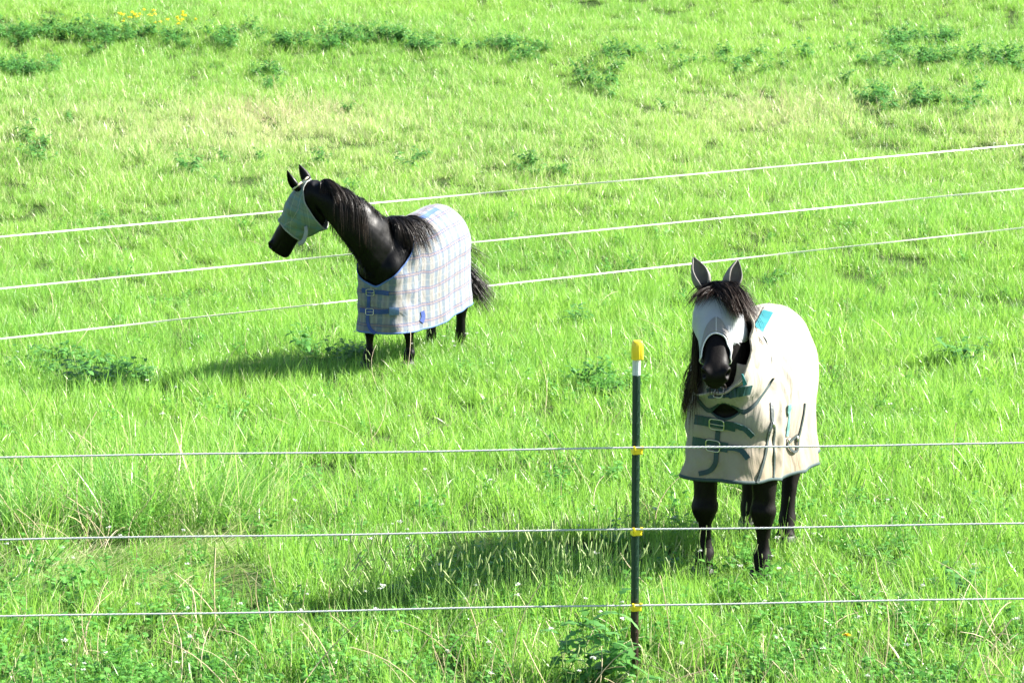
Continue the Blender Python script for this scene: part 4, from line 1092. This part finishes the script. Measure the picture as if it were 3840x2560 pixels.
# single weeds one can point to
proto = [leaf_piece(g5, 9, .30, .22, 11, .10, .036) for _ in range(3)]
for i, (px, py, s_, lab) in enumerate((
        (205, 905, 1.25, 'dark bushy weed at the left, the larger of two side by side'), (318, 892, .95, 'smaller dark weed right of the bushy one at the left'),
        (1345, 900, 1.0, 'light leafy weed between the plaid-rugged horse and the yellow-capped post'), (1405, 915, .8, 'low leafy weed just left of the upper green post'),
        (800, 262, 1.5, 'green weed clump at the right end of the pale straw patch'), (612, 215, 1.2, 'tall dark weed standing behind the straw patch'),
        (497, 165, 1.2, 'small dark weed just below the far band of weeds'), (1235, 412, 1.3, 'dark weed behind the croup of the plaid-rugged horse'),
        (812, 448, 1.3, 'dark weed showing behind the mane of the plaid-rugged horse'), (2215, 845, 1.3, 'dark weed clump at the right edge, level with the cream-rugged horse'),
        (1335, 758, 1.0, 'weed in the open grass right of the plaid-rugged horse'), (1528, 258, 1.2, 'bluish green weed in the far field above the top tape'),
        (2195, 1385, 1.0, 'weed behind the lowest rope at the right edge'), (812, 838, .9, 'dark weed beside the front hoof of the plaid-rugged horse'),
        (160, 285, 1.2, 'weed tuft in the pale grass at the upper left'))):
    p = ground_at(px, py); k = i % 3
    o = piece_obj('leafy_weed', proto[k], WEED, loc=(p.x, p.y, gz(p.x, p.y)), label=lab, cat='weed', group='leafy weeds in the meadow')
    o.rotation_euler = (0, 0, i * 1.7); s_ *= .6 if py < 500 else 1; o.scale = (s_, s_, s_ * (.9 + .1 * (i % 3)))
# tussocks of long arching grass at the lower left
TUSS = foliage('tussock_blade', (.05, .19, .04), (.25, .54, .13), world_patches=False) if MEADOW else None
if TUSS:
    r = np.random.default_rng(21)
    for i, (px, py, s_, da, jt, lab) in enumerate((
            (262, 1222, 1.0, 1.7, 6.3, 'tall green tussock with dry stalks at the left, the middle one of three'), (45, 1218, .85, 2.6, 6.3, 'arching grass tussock cut by the left edge of the picture'),
            (462, 1208, .95, .35, 2.2, 'dark green tussock leaning to the right, rightmost of the three at the left'))):
        p = ground_at(px, py); V, (q, t), ti, hh, rr = blades(r, 560, .26, .42, .78, .004, .0085, lean=.75, bend=1.0, segs=7, dirang=da, jitter=jt, flat=.1 if i < 2 else .35)
        o = mesh_obj('grass_tussock', V, [tuple(a) for a in q] + [tuple(a) for a in t], TUSS, loc=(p.x, p.y, gz(p.x, p.y)))
        for n_, a_ in (('tint', ti), ('h', hh), ('rnd', rr * .9)): x = o.data.attributes.new(n_, 'FLOAT', 'POINT'); x.data.foreach_set('value', np.asarray(a_, np.float32))
        o.scale = (s_,) * 3; tag(o, label=lab, cat='grass tussock', group='long grass tussocks at the lower left')
# the jagged weed at the foot of the post
bx, by = PX0 - .11, near_y(PX0) - .13
th = empty('thistle', (bx, by, gz(bx, by)), label='jagged-leaved thistle growing against the foot of the green post', cat='thistle')
r = np.random.default_rng(3)
for dx, dy, n_, H_, sp in ((0, 0, 3, .52, .14), (-.12, .03, 3, .44, .13), (.10, -.05, 2, .28, .12), (-.24, .0, 2, .30, .12), (-.02, -.1, 2, .22, .16)):
    piece_obj('stems', leaf_piece(r, n_, H_, sp, 8, .16, .046, droop=.6, jag=.5), WEED, th, (dx, dy, 0))
# tall seed heads
st = Stuff('tall_seed_grass', STEMG)
for _ in range(10): st.proto([stalk_piece(g5, g5.uniform(.38, .55), g5.uniform(.02, .10), (.0030, g5.uniform(.03, .06)))])
for _ in range(5): st.proto([stalk_piece(g5, g5.uniform(.30, .45), g5.uniform(.1, .3), (.0048, .07)), stalk_piece(g5, .3, .3, (.004, .05))])
P = []
for _ in range(250): P.append(ground_at(g5.uniform(740, 1480), g5.normal(1432, 28)))
for _ in range(60): P.append(ground_at(g5.uniform(1480, 1900), g5.normal(1400, 60)))
for _ in range(520): P.append(ground_at(g5.uniform(-60, 2400), g5.uniform(820, 1660)))
for _ in range(260): P.append(ground_at(g5.uniform(-60, 2400), g5.uniform(300, 900)))
for _ in range(40): P.append(ground_at(g5.uniform(820, 1120), g5.uniform(850, 900)))
P = np.array([list(p) for p in P]); P[:, 2] = ground_z(P[:, 0], P[:, 1]); n = len(P)
zs = np.where(np.arange(n) < 250, 1.12, .82) * g5.uniform(.75, 1.1, n)
st.build(P, g5.integers(0, 15, n), g5.random(n) * 6.28, np.stack([zs, zs, zs], -1), np.zeros(n), g5.normal(0, .06, (n, 2)), label='tall thin grass stalks with pale seed heads standing in the shade', kind='stuff')
# last year's straw
st = Stuff('dry_stalks', STRAW)
for _ in range(8): st.proto([stalk_piece(g5, g5.uniform(.2, .42), g5.uniform(.1, .7), None, g5.uniform(.0016, .003), .3)])
for _ in range(4): st.proto([stalk_piece(g5, g5.uniform(.35, .6), g5.uniform(.3, .9), None, .0026, .5)])
P = []
for _ in range(330): P.append(ground_at(g5.uniform(-60, 2400), 1640 - abs(g5.normal(0, 130))))
for _ in range(190): P.append(ground_at(g5.normal(120, 130), g5.normal(1215, 40)))
for _ in range(90): P.append(ground_at(g5.normal(285, 35), g5.normal(1135, 30)))
for _ in range(420): P.append(ground_at(g5.normal(640, 95), g5.normal(268, 18)))
for _ in range(170): P.append(ground_at(g5.normal(1780, 120), g5.normal(265, 22)))
for _ in range(240): P.append(ground_at(g5.uniform(-60, 2400), g5.uniform(200, 1250)))
P = np.array([list(p) for p in P]); P[:, 2] = ground_z(P[:, 0], P[:, 1]); n = len(P); zs = g5.uniform(.6, 1.05, n)
st.build(P, g5.integers(0, 12, n), g5.random(n) * 6.28, np.stack([zs, zs, zs], -1), np.zeros(n), g5.normal(0, .45, (n, 2)), label='dry straw-coloured stalks leaning among the green grass', kind='stuff')
# small white blossoms, yellow ones in the far weeds
def blossom(mat, name, pos, z, R, lab):
    st = Stuff(name, mat)
    for _ in range(6):
        pc = [stalk_piece(g5, z * g5.uniform(.8, 1.1), .1, None, .0012, .3)]; top = pc[0][0][-1]
        V = []; Q = []
        for k in range(16):
            c = top + g5.normal(0, R * .5, 3) * np.array([1, 1, .45]); a = g5.random() * 3.14; u = np.array([math.cos(a), math.sin(a), g5.normal(0, .4)]) * R * .35; v = np.array([-math.sin(a), math.cos(a), g5.normal(0, .5)]) * R * .35; b = len(V)
            V += [c - u, c - v, c + u, c + v]; Q.append((b, b + 1, b + 2, b + 3))
        pc.append((np.array(V), (np.array(Q), np.zeros((0, 3), int)), np.zeros(len(V)), np.ones(len(V)), np.zeros(len(V)))); st.proto(pc)
    P = np.array([list(p) for p in pos]); P[:, 2] = ground_z(P[:, 0], P[:, 1]); n = len(P); zs = g5.uniform(.7, 1.1, n)
    st.build(P, g5.integers(0, 6, n), g5.random(n) * 6.28, np.stack([zs] * 3, -1), np.zeros(n), label=lab, kind='stuff')
blossom(WHITEF, 'white_wildflowers', [ground_at(g5.uniform(-60, 2400), g5.uniform(1200, 1660)) for _ in range(90)] + [ground_at(g5.uniform(0, 2352), g5.uniform(250, 1200)) for _ in range(60)] + [ground_at(g5.normal(1030, 40), g5.normal(850, 8)) for _ in range(7)] + [ground_at(g5.normal(2230, 60), g5.normal(385, 12)) for _ in range(14)], .28, .013, 'small white blossoms scattered through the meadow grass')
blossom(YELF, 'yellow_wildflowers', [ground_at(g5.normal(c, 16), g5.normal(82, 5)) for c in (300, 365, 415, 300, 420) for _ in range(5)], .42, .045, 'yellow flowers rising from the far band of dark weeds')
# dandelion by the bottom edge
p = ground_at(1942, 1572); z0 = gz(p.x, p.y); dn = empty('dandelion', (p.x, p.y, z0), label='single yellow dandelion flower by the bottom edge, right of the post', cat='flower')
m = MB(); m.tube([(0, 0, 0), (.004, 0, .12), (0, -.006, .245)], .0022, 6); m.build('stem', simple('dandelion_stem', (.16, .26, .08), .5), dn)
m = MB()
for k in range(70):
    a = k * 2.39996; r_ = .023 * (1 - (k / 70) * .75); zz = .247 + .010 * (k / 70); c, s_ = math.cos(a), math.sin(a)
    m.add([(c * .002 - s_ * .0025, s_ * .002 + c * .0025 - .006, zz - .003), (c * r_ - s_ * .003, s_ * r_ + c * .003 - .006, zz + .002), (c * r_ + s_ * .003, s_ * r_ - c * .003 - .006, zz + .002), (c * .002 + s_ * .0025, s_ * .002 - c * .0025 - .006, zz - .003)], [(0, 1, 2, 3)])
m.build('petals', simple('dandelion_yellow', (.80, .62, .02), .6), dn, smooth=False)
